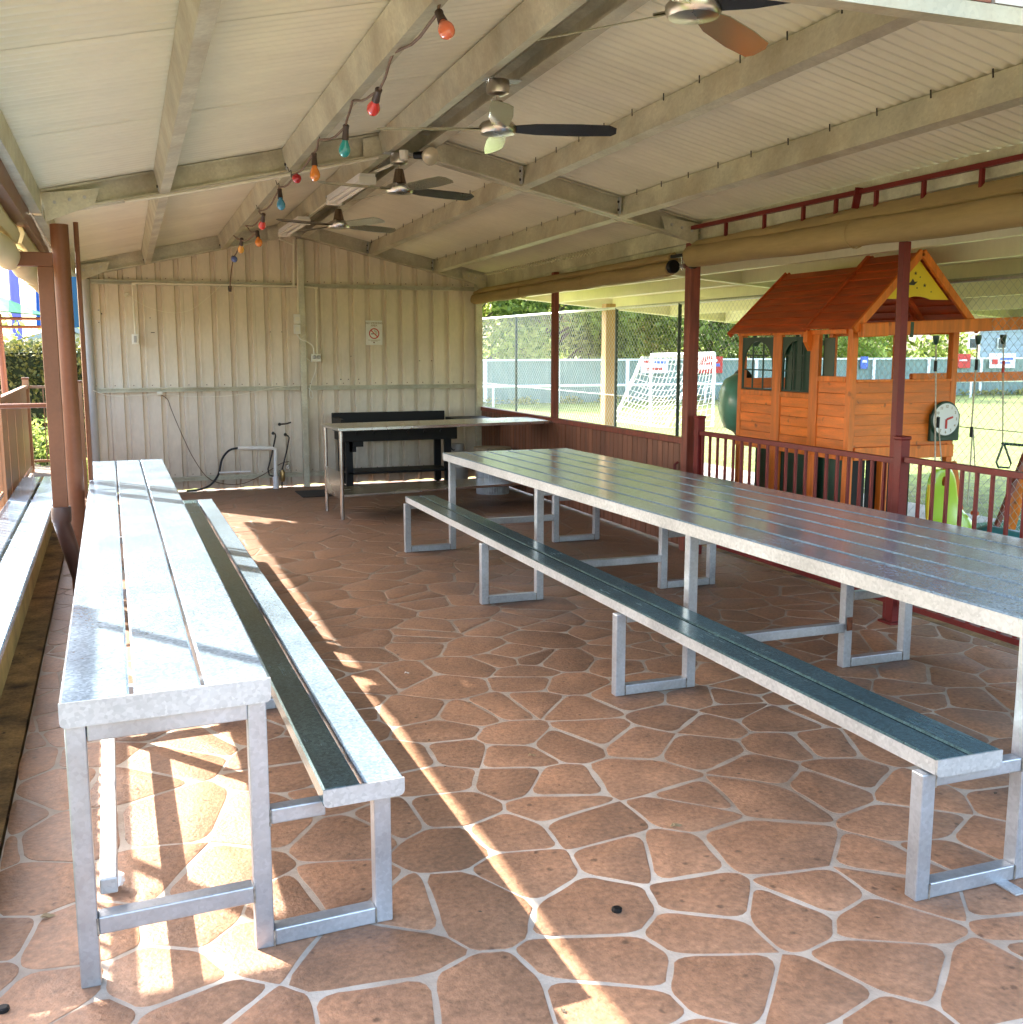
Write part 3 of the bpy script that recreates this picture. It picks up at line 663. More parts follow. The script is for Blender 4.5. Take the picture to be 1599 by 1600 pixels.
cb.tube(pts, .011, 7); tag(cb.build('rafter_conduit', M['conduit'], smooth=True), 'cream conduit running up the middle rafter to the ridge', 'conduit')
cb = MB(); cb.tube([(1.97, 7.3, 2.945), (1.93, 7.6, 2.93), (1.915, 8.2, 2.955), (1.915, 12.6, 2.955), (1.915, 12.72, 2.9), (2.07, 12.75, 2.85)], .011, 7)
tag(cb.build('ridge_conduit', M['conduit'], smooth=True), 'cream conduit running along the ridge to the end wall', 'conduit')

# ================================================================== FESTOON LIGHTS
FX = 1.20
fs_ = thing('festoon_lights', 'brown festoon cord with ten coloured bulbs hooked along the ceiling purlin', 'string lights', (FX, 7, 2.8))
bul = [((699, 50), 'salmon', (686, 20)), ((583, 172), 'red', (592, 140)), ((539, 228), 'teal', (541, 196)), ((492, 264), 'orange', (491, 240)), ((478, 287), 'crimson', (459, 276)),
       ((439, 316), 'blue', (437, 296)), ((410, 351), 'red', (412, 335)), ((404, 375), 'orange', (402, 362)), ((377, 389), 'amber', (378, 373)), ((371, 411), 'indigo', (364, 402))]
hooks = [(690, -25), (616, 82), (550, 157), (499, 218), (455, 273), (436, 293), (405, 330), (384, 352), (366, 368)]
hp = [atX(h[0], h[1], FX) for h in hooks]
for h in hp[:7]:
    m_ = MB(); m_.tube([h + Vector((0, 0, .0)), h + Vector((.0, -.012, .012)), h + Vector((0, 0, .028)), h + Vector((-.01, .012, .02)), h + Vector((-.02, .01, .05))], .003, 6); m_.build('hook', M['socket'], fs_)
path_ = []
for i, ((bx, by), col, (tx, ty)) in enumerate(bul):
    T_ = atX(tx, ty, FX); B_ = atX(bx, by, FX); d = (B_ - T_).normalized()
    sk = .075
    m_ = MB(); m_.lathe(T_, [(.010, -.006), (.017, 0), (.015, .02), (.017, .045), (.019, .07)], 12, d); so = m_.build('lamp_holder', M['socket'], fs_, smooth=True)
    m_ = MB(); m_.lathe(T_ + d * .068, [(.013, 0), (.016, .012), (.026, .034), (.031, .052), (.030, .068), (.022, .083), (.010, .091), (.002, .093)], 18, d); m_.build('bulb', BULB[col], so, smooth=True, label=f'{col} bulb')
    path_.append(T_)
allp = []
seq = [hp[0], path_[0], hp[1], hp[1], path_[1], hp[2], path_[2], hp[3], path_[3], hp[4], path_[4], hp[5], path_[5], hp[6], path_[6], hp[7], path_[7], hp[8], path_[8], path_[9], atX(359, 451, FX)]
for i in range(len(seq) - 1):
    if (seq[i] - seq[i + 1]).length < .01: continue
    s_ = sag(seq[i], seq[i + 1], .035 * (seq[i] - seq[i + 1]).length, 5)
    if allp: s_ = s_[1:]
    allp += [p + Vector((.004 * math.sin(len(allp) + q), 0, .003 * math.cos(q * 2.1))) for q, p in enumerate(s_)]
m_ = MB(); m_.tube(allp, .0062, 7); m_.build('cord', M['cord'], fs_, smooth=True)
m_ = MB(); m_.lathe(allp[-1], [(.015, -.03), (.02, 0), (.018, .03)], 10); m_.build('plug', M['socket'], fs_, smooth=True)

# ================================================================== TABLES
def rtube(parent, name, a, b, w=.05, mat=None):
    m_ = MB(); m_.bar(a, b, w, w); return m_.build(name, mat or M['tube'], parent, bevel=.004)
def weld(parent, x, y, z, half=.024):
    m_ = MB(); rw_ = random.Random(int(x * 997 + y * 131 + z * 77)); pts = [(x, y - half - .002, z - half + 2 * half * k / 6) for k in range(7)]
    m_.tube([(p[0] + rw_.uniform(-.0008, .0008), p[1], p[2]) for p in pts], [.0022 + rw_.uniform(0, .0014) for _ in pts], 5); m_.build('weld_bead', M['weld'], parent, smooth=True)
def slat(parent, name, x0, x1, y0, y1, z, mat, deep=.03, skew=0., z1=None, endcap=False):
    z1 = z1 if z1 is not None else z
    prof = [(x0, -deep), (x0, -.006), (x0 + .006, 0), (x1 - .006, 0), (x1, -.006), (x1, -deep), (x1 - .004, -deep), (x1 - .004, -.01), (x0 + .004, -.01), (x0 + .004, -deep)]
    n = len(prof); vs = [(x, y0 + skew * x, z + d) for x, d in prof] + [(x, y1 + skew * x, z1 + d) for x, d in prof]
    m_ = MB(); m_.add(vs, [tuple(range(n)), tuple(range(n, 2 * n))[::-1]] + [(i, n + i, n + (i + 1) % n, (i + 1) % n) for i in range(n)])
    return m_.build(name, mat, parent)
def endplate(parent, x0, x1, y, z, h, mat, skew=0.):
    r = .016; zb = z - h
    poly = [(x0, z)] + [(x0 + r - r * math.cos(a), zb + r - r * math.sin(a)) for a in (0, R(30), R(60), R(90))] + [(x1 - r + r * math.sin(a), zb + r - r * math.cos(a)) for a in (0, R(30), R(60), R(90))] + [(x1, z)]
    m_ = MB(); vs = [(x, y + skew * x, zz) for x, zz in poly] + [(x, y + .006 + skew * x, zz) for x, zz in poly]; n = len(poly)
    m_.add(vs, [tuple(range(n)), tuple(range(n, 2 * n))[::-1]] + [(i, (i + 1) % n, n + (i + 1) % n, n + i) for i in range(n)])
    return m_.build('end_plate', mat, parent)
# --- left table: narrow, bench on its right side only
lt = thing('picnic_table', 'narrow three slat metal table with one attached bench, in the sun at the left', 'table', (.1, 5.8, 0))
SK = .06; YL0, YL1 = 2.775, 8.86; ZL = .782
wx = .166; gx = .0115
for i in range(3):
    x0 = -.163 + i * (wx + gx)
    slat(lt, 'table_slat', x0, x0 + wx, YL0, YL1, ZL, M['tabletop'], .045 if i == 1 else .062, SK)
x1t = -.163 + 3 * wx + 2 * gx
for yy in (YL0 - .007, YL1 + .001): endplate(lt, -.164, x1t + .001, yy, ZL - .001, .066, M['galv'], SK)
zb_ = .455
for i, (xa, xb) in enumerate(((.487, .593), (.607, .718))): slat(lt, 'bench_slat', xa, xb, YL0 - .035, YL1 - .12, zb_, M['tabletop'] if i else M['tableshade'], .048, SK)  # inner slat's shade from the table is put into its colour
for yy in (YL0 - .042, YL1 - .119): endplate(lt, .486, .719, yy, zb_ - .001, .052, M['galv'], SK)
for k, yy in enumerate((2.81, 4.80, 6.80, 8.78)):
    s = lambda x: yy + SK * x
    zt_ = ZL - .066
    rtube(lt, 'leg', (-.13, s(-.13), 0), (-.13, s(-.13), zt_))
    rtube(lt, 'leg', (.322, s(.322), 0), (.322, s(.322), zt_))
    rtube(lt, 'leg', (.665, s(.665), 0), (.665, s(.665), zb_ - .052))
    rtube(lt, 'base_rail', (.348, s(.348), .0255), (.639, s(.639), .0255), .049)
    rtube(lt, 'cross_rail', (-.104, s(-.104), .165), (.296, s(.296), .165), .049)
    rtube(lt, 'seat_rail', (.348, s(.348), zb_ - .075), (.50, s(.50), zb_ - .075), .044)
    rtube(lt, 'top_rail', (-.104, s(-.104), zt_ - .0255), (.296, s(.296), zt_ - .0255), .048)
    for xq, zq in ((-.105, .165), (.297, .165), (.347, .026), (.640, .026), (.347, zb_ - .075)): weld(lt, xq, s(xq), zq)
    if k < 3: rtube(lt, 'tie_rail', (-.075, yy + .05, .232), (-.075, yy + 1.93, .232), .045, M['galv'])
# --- right table: six slats, benches on both sides
rt_ = thing('picnic_table', 'long six slat metal table with benches along both sides, at the right', 'table', (3.07, 5.4, 0))
YR0, YR1 = 2.36, 8.42; ZR0, ZR1 = .845, .80
def zr(y): return ZR0 + (ZR1 - ZR0) * (y - YR0) / (YR1 - YR0)
XT0 = 2.553; wr_ = .171; gr_ = .0185
for i in range(6):
    x0 = XT0 + i * (wr_ + gr_)
    slat(rt_, 'table_slat', x0, x0 + wr_, YR0, YR1, ZR0, M['tabletop'], .064 if i in (0, 5) else .04, 0., ZR1)
XT1 = XT0 + 6 * wr_ + 5 * gr_
endplate(rt_, XT0 - .001, XT1 + .001, YR0 - .007, ZR0 - .001, .066, M['galv']); endplate(rt_, XT0 - .001, XT1 + .001, YR1 + .001, ZR1 - .001, .066, M['galv'])
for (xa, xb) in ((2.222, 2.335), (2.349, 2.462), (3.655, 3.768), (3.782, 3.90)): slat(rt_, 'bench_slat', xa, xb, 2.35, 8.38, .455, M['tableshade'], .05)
for xx in (2.2175, 3.9015):
    m_ = MB(); m_.box(xx, xx + .003, 2.352, 8.378, .406, .4505); m_.build('edge_strip', M['galv'], rt_)
for xa, xb in ((2.2165, 2.463), (3.654, 3.9055)):
    for yy in (2.343, 8.381): endplate(rt_, xa, xb, yy, .454, .054, M['galv'])
for k, yy in enumerate((2.395, 4.44, 6.415, 8.33)):
    zt_ = zr(yy) - .067
    for (xi, xo) in ((2.60, 2.215), (3.53, 3.915)):
        rtube(rt_, 'leg', (xi, yy, 0), (xi, yy, zt_)); rtube(rt_, 'leg', (xo, yy, 0), (xo, yy, .402))
        a, b = min(xi, xo), max(xi, xo)
        rtube(rt_, 'base_rail', (a + .0255, yy, .0255), (b - .0255, yy, .0255), .049)
        rtube(rt_, 'seat_rail', (a + .0255, yy, .38), (b - .0255, yy, .38), .044)
        for xq in (a + .0252, b - .0252): weld(rt_, xq, yy, .026); weld(rt_, xq, yy, .38, .022)
    rtube(rt_, 'cross_rail', (2.6255, yy, .215), (3.5045, yy, .215), .049)
    rtube(rt_, 'top_rail', (2.6255, yy, zt_ - .026), (3.5045, yy, zt_ - .026), .05)
for (x, y, z, a) in ((3.508, 4.40, .235, .03), (2.62, 4.414, .25, .02)):
    m_ = MB(); m_.box(x, x + a, y - .004, y + .002, z - .03, z + .04); m_.build('rust_patch', M['rust'], rt_)
m_ = MB(); m_.box(2.50, 2.545, 2.29, 2.372, .001, .007); m_.build('anchor_tab', M['galv'], rt_, bevel=.001)
for (xx, y0_, y1_, z_) in ((XT0 - .004, YR0 + .001, YR1 - .001, 0),):
    m_ = MB(); m_.prism([(xx, y0_, ZR0 - .063), (xx, y1_, ZR1 - .063), (xx, y1_, ZR1 - .006), (xx, y0_, ZR0 - .006)], (.0035, 0, 0)); m_.build('edge_strip', M['galv'], rt_)
# --- third bench along the retaining wall
wb = thing('wall_bench', 'two slat metal bench on top of the ochre retaining wall at far left', 'bench', (-.63, 7, .38))
for (xa, xb) in ((-.645, -.47), (-.825, -.665)): slat(wb, 'bench_slat', xa, xb, 3.2, 11.0, .445, M['tabletop'], .035)
for yy in (3.6, 5.6, 7.6, 9.6, 10.8):
    m_ = MB(); m_.box(-.81, -.49, yy - .02, yy + .02, .378, .408); m_.build('bracket', M['galv'], wb)
rw = MB(); rw.box(-.80, -.575, 2.9, 11.6, -.3, .376); tag(rw.build('retaining_wall', M['yellowwall'], bevel=.006), 'low ochre rendered retaining wall under the left bench', 'wall')

# ================================================================== LEFT BALUSTRADES
def balustrade(label, p0, p1, z0, z1, gap, rail, mat, capm=None, sheetmat=None, group=None, rb=.008, posts=()):
    p0 = Vector(p0); p1 = Vector(p1); L_ = (p1 - p0).length; d = (p1 - p0) / L_
    t = thing('balustrade', label, 'railing', ((p0 + p1) / 2), group)
    a = Vector((0, 0, 1))
    m_ = MB(); m_.bar(p0 + a * z1, p1 + a * z1, rail, rail * .8); m_.build('top_rail', mat, t, bevel=.002)
    m_ = MB(); m_.bar(p0 + a * z0, p1 + a * z0, rail * .8, rail * .8); m_.build('bottom_rail', mat, t, bevel=.002)
    n = max(1, int(L_ / gap)); first = None
    if sheetmat:
        k = int(L_ / .9) + 1
        for i in range(k):
            q0 = p0 + d * (L_ * i / k + .01); q1 = p0 + d * (L_ * (i + 1) / k - .01); m_ = MB()
            m_.bar(q0 + a * ((z0 + z1) / 2), q1 + a * ((z0 + z1) / 2), .008, z1 - z0 - rail); m_.build('panel', sheetmat, t)
    else:
        for i in range(1, n):
            q = p0 + d * (L_ * i / n)
            if first is None:
                m_ = MB(); m_.bar(q + a * (z0 + rail * .4), q + a * (z1 - rail * .4), rb * 2, rb * 2); first = m_.build('baluster', mat, t); fq = q
            else: dup(first, t, q - fq)
    for (s_, top) in posts:
        q = p0 + d * s_
        m_ = MB(); m_.box(q.x - .032, q.x + .032, q.y - .032, q.y + .032, q.z, top); po = m_.build('post', mat, t, bevel=.003)
        m_ = MB(); m_.box(q.x - .038, q.x + .038, q.y - .038, q.y + .038, top, top + .022); m_.build('post_cap', capm or mat, po, bevel=.006)
    return t
balustrade('brown baluster railing beside the far left bench, near the camera', (-.865, 3.3, 0), (-.865, 9.35, 0), .50, 1.035, .105, .045, M['brownfence'], group=None)
balustrade('brown solid panel fence behind the far left bench', (-.865, 9.45, 0), (-.865, 12.78, 0), .36, 1.24, .1, .045, M['brownfence'], M['brownpaint'], M['brownfence'], posts=((.05, 1.30), (3.33, 1.32)))
balustrade('brown open railing from the panel fence to the end wall, in front of the hedge', (-.83, 12.82, 0), (-.30, 12.82, 0), .42, 1.235, .11, .035, M['brownfence'], M['brownpaint'], posts=((.50, 1.28),), rb=.006)

# ================================================================== RIGHT BALUSTRADE, POSTS, HALF WALL
XF = 4.40
balustrade('dark red steel railing from the red timber post to the square newel, left bay', (XF, 7.50, 0), (XF, 5.13, 0), .125, .985, .108, .042, M['redpaint'], M['redpaint'], posts=((.06, 1.10), (2.40, 1.115)), rb=.0085)
balustrade('dark red steel railing right of the square newel, in front of the swing', (XF, 5.05, 0), (XF, 1.4, 0), .125, 1.0, .108, .042, M['redpaint'], M['redpaint'], rb=.0085)
m_ = MB(); m_.bar((XF + .035, 5.18, 0), (XF + .0, 5.17, 2.27), .05, .05, (0, 1, 0)); tag(m_.build('square_post', M['redpaint'], bevel=.003), 'slim square dark red post rising in front of the play fort', 'post')
m_ = MB(); m_.box(XF - .07, XF + .06, 5.03, 5.15, .0, .012); tag(m_.build('base_plate', M['redpaint']), 'small red base plate on the floor under the railing newel', 'base plate')
hw = thing('half_wall', 'low brown boarded wall below the mesh window, from end wall to red post', 'wall', (XF, 10.2, 0))
m_ = MB(); m_.box(XF - .02, XF + .05, YM + .05, YB + .0, .875, .925); m_.build('capping', M['redtimber'], hw, bevel=.004)
m_ = MB(); m_.box(XF + .012, XF + .03, YM + .05, YB, .02, .875); m_.build('backing', M['boards'], hw)
y = YM + .05; i = 0; rb_ = random.Random(3)
while y < YB - .02:
    w_ = min(.095, YB - y); m_ = MB(); pr = rb_.uniform(0, .004)
    m_.box(XF - .006 - pr, XF + .011, y + .004, y + w_ - .004, .03, .872); m_.build('board', M['boards'], hw, bevel=.003); y += .095; i += 1
m_ = MB(); m_.tube([(XF - .02, YM + .14, .72), (XF - .05, YM + .14, .70), (XF - .05, YM + .14, .52), (XF - .02, YM + .14, .50)], .012, 8); m_.build('handle', M['redpaint'], hw, smooth=True)
m_ = MB(); m_.box(XF - .012, XF - .004, YM + .75 + 1.6, YM + .9 + 1.6, .56, .60); m_.build('white_scrawl', M['whitepl'], hw)

# ================================================================== STEEL BENCH, BARBECUE, DRUM
ang = R(7.5); ex = Vector((math.cos(ang), math.sin(ang), 0)); ey = Vector((-math.sin(ang) * .4, 1, 0)).normalized(); O = Vector((2.055, 10.17, 0))
def sb(u, v, z): return O + ex * u + ey * v + Vector((0, 0, z))
st = thing('steel_bench', 'long stainless steel prep bench with a lower shelf, in front of the barbecue', 'workbench', O)
def sheet4(name, mat, u0, u1, v0, v1, z0, z1, par=None, bev=.003):
    m_ = MB(); m_.prism([sb(u0, v0, z0), sb(u1, v0, z0), sb(u1, v1, z0), sb(u0, v1, z0)], (0, 0, z1 - z0)); return m_.build(name, mat, par or st, bevel=bev)
sheet4('bench_top', M['steel'], -.03, 2.5, -.03, .66, .865, .895)
sheet4('lower_shelf', M['steel'], .02, 2.45, 0, .60, .22, .245)
for (u, v) in ((0, 0), (0, .62), (2.45, 0), (2.45, .62)):
    m_ = MB(); m_.tube([sb(u, v, 0), sb(u, v, .865)], .02, 12); m_.build('leg', M['steel'], st, smooth=True)
m_ = MB(); m_.prism([sb(-.012, .02, .20), sb(-.012, .60, .20), sb(-.012, .60, .47), sb(-.012, .02, .47)], ex * .004); m_.build('side_plate', M['steel'], st)
bq = thing('barbecue', 'long black barbecue standing against the ribbed end wall', 'barbecue', (3.2, 12.3, 0))
m_ = MB(); m_.box(2.42, 3.80, 12.45, 12.50, .70, .905); m_.box(2.42, 2.46, 11.95, 12.45, .70, .86); m_.build('hood_back', M['black'], bq, bevel=.006)
m_ = MB(); m_.box(2.44, 3.80, 11.95, 12.45, .60, .74); m_.build('burner_box', M['black'], bq, bevel=.006)
m_ = MB(); m_.box(3.82, 4.28, 12.0, 12.5, .74, .83); m_.build('side_table', M['black'], bq, bevel=.004)
for i in range(6):
    m_ = MB(); m_.lathe((2.6 + i * .2, 11.95, .70), [(.016, 0), (.016, .015), (.01, .02)], 12, (0, -1, 0)); m_.build('knob', M['black'], bq, smooth=True)
for (x, y) in ((2.5, 12.0), (2.5, 12.42), (3.68, 12.0), (3.68, 12.42)):
    m_ = MB(); m_.box(x - .02, x + .06, y, y + .05, .06, .60); lg = m_.build('leg', M['black'], bq)
    m_ = MB(); m_.lathe((x + .025, y + .012, .032), [(.032, 0), (.032, .025)], 12, (0, 1, 0)); m_.build('wheel', M['blackrub'], lg, smooth=True)
m_ = MB(); m_.box(2.5, 3.72, 12.0, 12.44, .22, .245); m_.build('lower_shelf', M['black'], bq)
m_ = MB(); m_.box(2.52, 2.60, 12.0, 12.1, .48, .60); m_.box(2.56, 2.68, 11.98, 12.03, .54, .60); m_.build('bracket', M['black'], bq)
gb = thing('gas_bottle', 'pale grey gas bottle between the barbecue and the drum', 'gas bottle', (3.93, 12.3, 0))
m_ = MB(); m_.lathe((3.93, 12.35, 0), [(.09, 0), (.11, .02), (.125, .08), (.125, .34), (.10, .41), (.03, .44)], 20); m_.build('cylinder', M['greypvc'], gb, smooth=True)
m_ = MB(); m_.lathe((3.93, 12.35, .42), [(.07, 0), (.075, .02), (.075, .085)], 16); m_.build('collar', M['greypvc'], gb, smooth=True)
m_ = MB(); m_.tube(sag((3.93, 12.35, .5), (3.75, 12.2, .62), .12, 8), .008, 6); m_.build('hose', M['blackrub'], gb, smooth=True)
dr = thing('drum', 'grey corrugated drum topped with a round weathered wooden lid', 'drum', (4.08, 11.45, 0))
m_ = MB(); prof = [(.19, 0)]
n = 40; vs = []
for zi, z in enumerate((.0, .06, .065, .44)):
    for k in range(n * 2):
        a = math.pi * k / n; r_ = .185 + (.006 if k % 2 else 0); vs.append((4.08 + r_ * math.cos(a), 11.5 + r_ * math.sin(a), z))
q = n * 2
m_.add(vs, [(i * q + k, i * q + (k + 1) % q, (i + 1) * q + (k + 1) % q, (i + 1) * q + k) for i in range(3) for k in range(q)] + [tuple(range(q)), tuple(3 * q + k for k in range(q))]); m_.build('drum_body', M['drum'], dr)
m_ = MB(); m_.lathe((4.08, 11.5, .44), [(.20, 0), (.21, .01), (.21, .045), (.2, .055)], 28); m_.build('wooden_lid', M['woodlid'], dr, smooth=True)
m_ = MB(); m_.lathe((4.08, 11.5, .496), [(.215, 0), (.222, .01), (.222, .03), (.215, .035)], 28); m_.build('wooden_lid', M['woodlid'], dr, smooth=True)
m_ = MB(); m_.box(1.95, 2.35, 11.85, 12.4, .003, .012); tag(m_.build('floor_mat', M['blackrub'], bevel=.002), 'black rubber mat on the floor at the left end of the steel bench', 'mat')

# ================================================================== SERVICES ON THE END WALL
YW = YB - .035
def W(x, y, off=0.): return atY(x, y, YW - off)
def wl(p): return Vector(p)
cn = thing('wall_conduit', 'cream electrical conduit with bends running across the top of the end wall', 'conduit', W(350, 445))
m_ = MB(); m_.tube([W(212, 525), W(207, 446), W(209, 443), W(212, 442), W(456, 447), W(490, 449), W(494, 452), W(496, 553)], .011, 8); m_.build('conduit_run', M['conduit'], cn, smooth=True)
m_ = MB(); m_.tube([W(459, 374), W(459, 446)], .014, 8); m_.tube([W(466, 374), W(466, 490)], .013, 8); m_.build('conduit_drop', M['conduit'], cn, smooth=True)
for q in ((209, 443), (458, 447), (494, 450)):
    m_ = MB(); m_.lathe(W(*q), [(.017, -.02), (.017, .02)], 10, (1, 0, 0)); m_.build('conduit_bend', M['conduit'], cn, smooth=True)
def wbox(name, label, cat, x0, y0, x1, y1, d, mat, extra=None):
    a = W(x0, y0); b = W(x1, y1); t = thing(name, label, cat, ((a.x + b.x) / 2, YW, b.z))
    m_ = MB(); m_.box(a.x, b.x, YW - d, YW, b.z, a.z); m_.build('box', mat, t, bevel=.004); return t, a, b
t, a, b = wbox('switch_box', 'cream switch box hanging at the end of the left conduit', 'switch', 206, 522, 217, 538, .05, M['whitepl'])
m_ = MB(); m_.box(a.x + .02, b.x - .02, YW - .056, YW - .05, b.z + .02, a.z - .02); m_.build('switch_plate', M['greypvc'], t, bevel=.002)
t, a, b = wbox('power_outlet', 'upper white power outlet on the cream conduit beside the sign', 'socket', 458.5, 491, 469, 506, .045, M['white'])
m_ = MB(); m_.lathe(((a.x + b.x) / 2, YW - .046, (a.z + b.z) / 2), [(.028, 0), (.028, .006)], 14, (0, -1, 0)); m_.build('outlet_face', M['whitepl'], t)
t, a, b = wbox('power_outlet', 'lower white power outlet directly under the other on the conduit', 'socket', 458.7, 507, 469.2, 522, .045, M['white'])
m_ = MB(); m_.lathe(((a.x + b.x) / 2, YW - .046, (a.z + b.z) / 2), [(.028, 0), (.028, .006)], 14, (0, -1, 0)); m_.build('outlet_face', M['whitepl'], t)
t, a, b = wbox('double_outlet', 'beige double outlet with two plugs at the bottom of the right conduit', 'socket', 486, 553, 501, 565, .05, M['whitepl'])
for q in (.27, .73):
    m_ = MB(); m_.lathe((a.x + (b.x - a.x) * q, YW - .05, (a.z * .6 + b.z * .4)), [(.022, 0), (.022, .02), (.015, .035)], 12, (0, -1, 0)); m_.build('plug', M['greypvc'], t, smooth=True)
def cable(pts, r, mat, label, nm='cable'):
    P = [W(*p, .012) for p in pts]; Q = []
    for i in range(len(P) - 1):
        p0 = P[max(0, i - 1)]; p1 = P[i]; p2 = P[i + 1]; p3 = P[min(len(P) - 1, i + 2)]
        for k in range(4):
            t_ = k / 4; Q.append(.5 * ((2 * p1) + (p2 - p0) * t_ + (2 * p0 - 5 * p1 + 4 * p2 - p3) * t_ ** 2 + (3 * p1 - p0 - 3 * p2 + p3) * t_ ** 3))
    Q.append(P[-1]); m_ = MB(); m_.tube(Q, r, 6); return tag(m_.build(nm, mat, smooth=True), label, 'cable')
cable([(464, 522), (470, 530), (480, 534), (489, 541), (491, 553)], .009, M['whitepl'], 'thick white flex from the outlets to the double outlet')
cable([(494, 565), (493, 580), (486, 600), (484, 618), (489, 622), (488, 612), (482, 606)], .004, M['whitepl'], 'thin white flex dangling in a loop below the double outlet')
cable([(470, 523), (471, 540), (478, 558), (488, 566)], .003, M['whitepl'], 'thinnest white wire curving left of the double outlet')
cable([(200, 460), (225, 477), (262, 488), (296, 485), (325, 465), (345, 446)], .0032, M['conduit'], 'thin cream cable hanging in a curve below the left conduit')
cable([(146, 610), (165, 617), (190, 619), (230, 617), (250, 616), (310, 620), (370, 617), (430, 606), (474, 602)], .0036, M['conduit'], 'thin cream cable sagging along the middle girt')
cable([(250, 616), (262, 624), (268, 640), (285, 680), (305, 720), (330, 750), (372, 757), (405, 745), (422, 735), (440, 724), (452, 721)], .0052, M['cord'], 'thin grey brown hose drooping from the middle girt to the taps')
cable([(372, 700), (358, 704), (347, 718), (342, 740), (330, 757), (312, 765), (292, 767)], .013, M['blackrub'], 'dark drain hose curving down to the floor from the white pipe')
ca = MB(); P = W(250, 615); ca.lathe(P, [(.022, -.03), (.026, 0), (.02, .03)], 8, (1, 0, 0)); tag(ca.build('cable_plug', M['yellow' if False else 'conduit'], smooth=True), 'yellowed plug joint on the middle girt cable', 'plug')
ca = MB(); ca.lathe(W(198, 460), [(.02, -.03), (.024, 0), (.012, .03)], 8, (1, 0, .6)); tag(ca.build('cable_plug', M['conduit'], smooth=True), 'cream plug at the end of the curved cable, top left', 'plug')
pw = thing('waste_pipe', 'white plastic waste pipe with a bend and floor trap low on the end wall', 'pipe', W(428, 760))
m_ = MB(); m_.tube([W(372, 700, .03), W(425, 700, .03), W(430, 702, .03), W(431, 707, .03), W(431, 745, .03)], .024, 12); m_.build('pipe', M['whitepl'], pw, smooth=True)
m_ = MB(); m_.tube([W(431, 744, .03), W(432, 765, .03)], .036, 14); m_.build('trap', M['white'], pw, smooth=True)
m_ = MB(); m_.tube([W(343, 738.5, .05), W(392, 736.5, .05)], .01, 8); m_.build('offcut', M['white'], pw, smooth=True)
for i, (pts, lb) in enumerate((([(427, 677), (430, 678), (431, 681), (425, 710), (419, 733), (421, 742), (428, 745)], 'dark bent water pipe beside the white waste pipe'), ([(446, 679), (450, 681), (452, 684), (448, 706), (444, 722), (441, 735), (441, 762)], 'dark water pipe with brass valve to the right of the waste pipe'), ([(437, 663), (448, 662), (455, 660)], 'short dark wall tap spindle above the water pipes'))):
    t = thing('water_pipe', lb, 'pipe', W(*pts[-1]))
    m_ = MB(); m_.tube([W(p[0], p[1], .035) for p in pts], .009, 8); m_.build('pipe', M['ink'], t, smooth=True)
    m_ = MB(); m_.lathe(W(pts[0][0], pts[0][1], .035), [(.018, -.012), (.02, 0), (.018, .012)], 10, (0, -1, 0)); m_.build('flange', M['ink'], t, smooth=True)
    if i == 1:
        m_ = MB(); m_.lathe(W(442, 742, .04), [(.02, -.08), (.028, -.05), (.028, .03), (.018, .06)], 12); m_.build('valve', mk('brass', (.45, .30, .12), .35, .9), t, smooth=True)
        m_ = MB(); m_.box(W(445, 728).x, W(451, 728).x, YW - .08, YW - .03, W(445, 733).z, W(445, 725).z); m_.build('valve_tap', M['steel'], t, bevel=.003)
# sign
s0 = W(573, 500.5); s1 = W(599.5, 539); YS = YB + .018
sg = thing('no_smoking_sign', 'white no smoking notice with a red prohibition ring on the end wall', 'sign', ((s0.x + s1.x) / 2, YS, (s0.z + s1.z) / 2))
cx_, cz_ = (s0.x + s1.x) / 2, (s0.z + s1.z) / 2; hw_, hh = (s1.x - s0.x) / 2, (s0.z - s1.z) / 2
m_ = MB(); m_.box(cx_ - hw_, cx_ + hw_, YS - .006, YS + .012, cz_ - hh, cz_ + hh); m_.build('sign_board', M['white'], sg, bevel=.002)
rx = (math.pi / 2, 0, 0)
text('NO SMOKING', .033, (cx_, YS - .0075, cz_ + hh * .78), rx, M['brownink'], sg); text('AREA', .033, (cx_, YS - .0075, cz_ + hh * .58), rx, M['brownink'], sg)
m_ = MB(); vs = []; n = 40; cz2 = cz_ - .01; r0, r1 = .052, .064
for k in range(n):
    a = 2 * math.pi * k / n
    for r_, yy in ((r0, YS - .0068), (r1, YS - .0068), (r0, YS - .0078), (r1, YS - .0078)): vs.append((cx_ + r_ * math.cos(a), yy, cz2 + r_ * math.sin(a)))
m_.add(vs, [f for k in range(n) for f in ((k * 4 + 2, k * 4 + 3, ((k + 1) % n) * 4 + 3, ((k + 1) % n) * 4 + 2), (k * 4 + 3, k * 4 + 1, ((k + 1) % n) * 4 + 1, ((k + 1) % n) * 4 + 3), (k * 4, k * 4 + 2, ((k + 1) % n) * 4 + 2, ((k + 1) % n) * 4))])
m_.bar((cx_ - .041, YS - .0082, cz2 + .041), (cx_ + .041, YS - .0082, cz2 - .041), .001, .011, (1, 0, 1)); m_.build('prohibition_ring', M['red'], sg)
m_ = MB(); m_.box(cx_ - .04, cx_ - .008, YS - .0072, YS - .0064, cz2 - .008, cz2 + .001); m_.build('cigarette', M['ink'], sg)
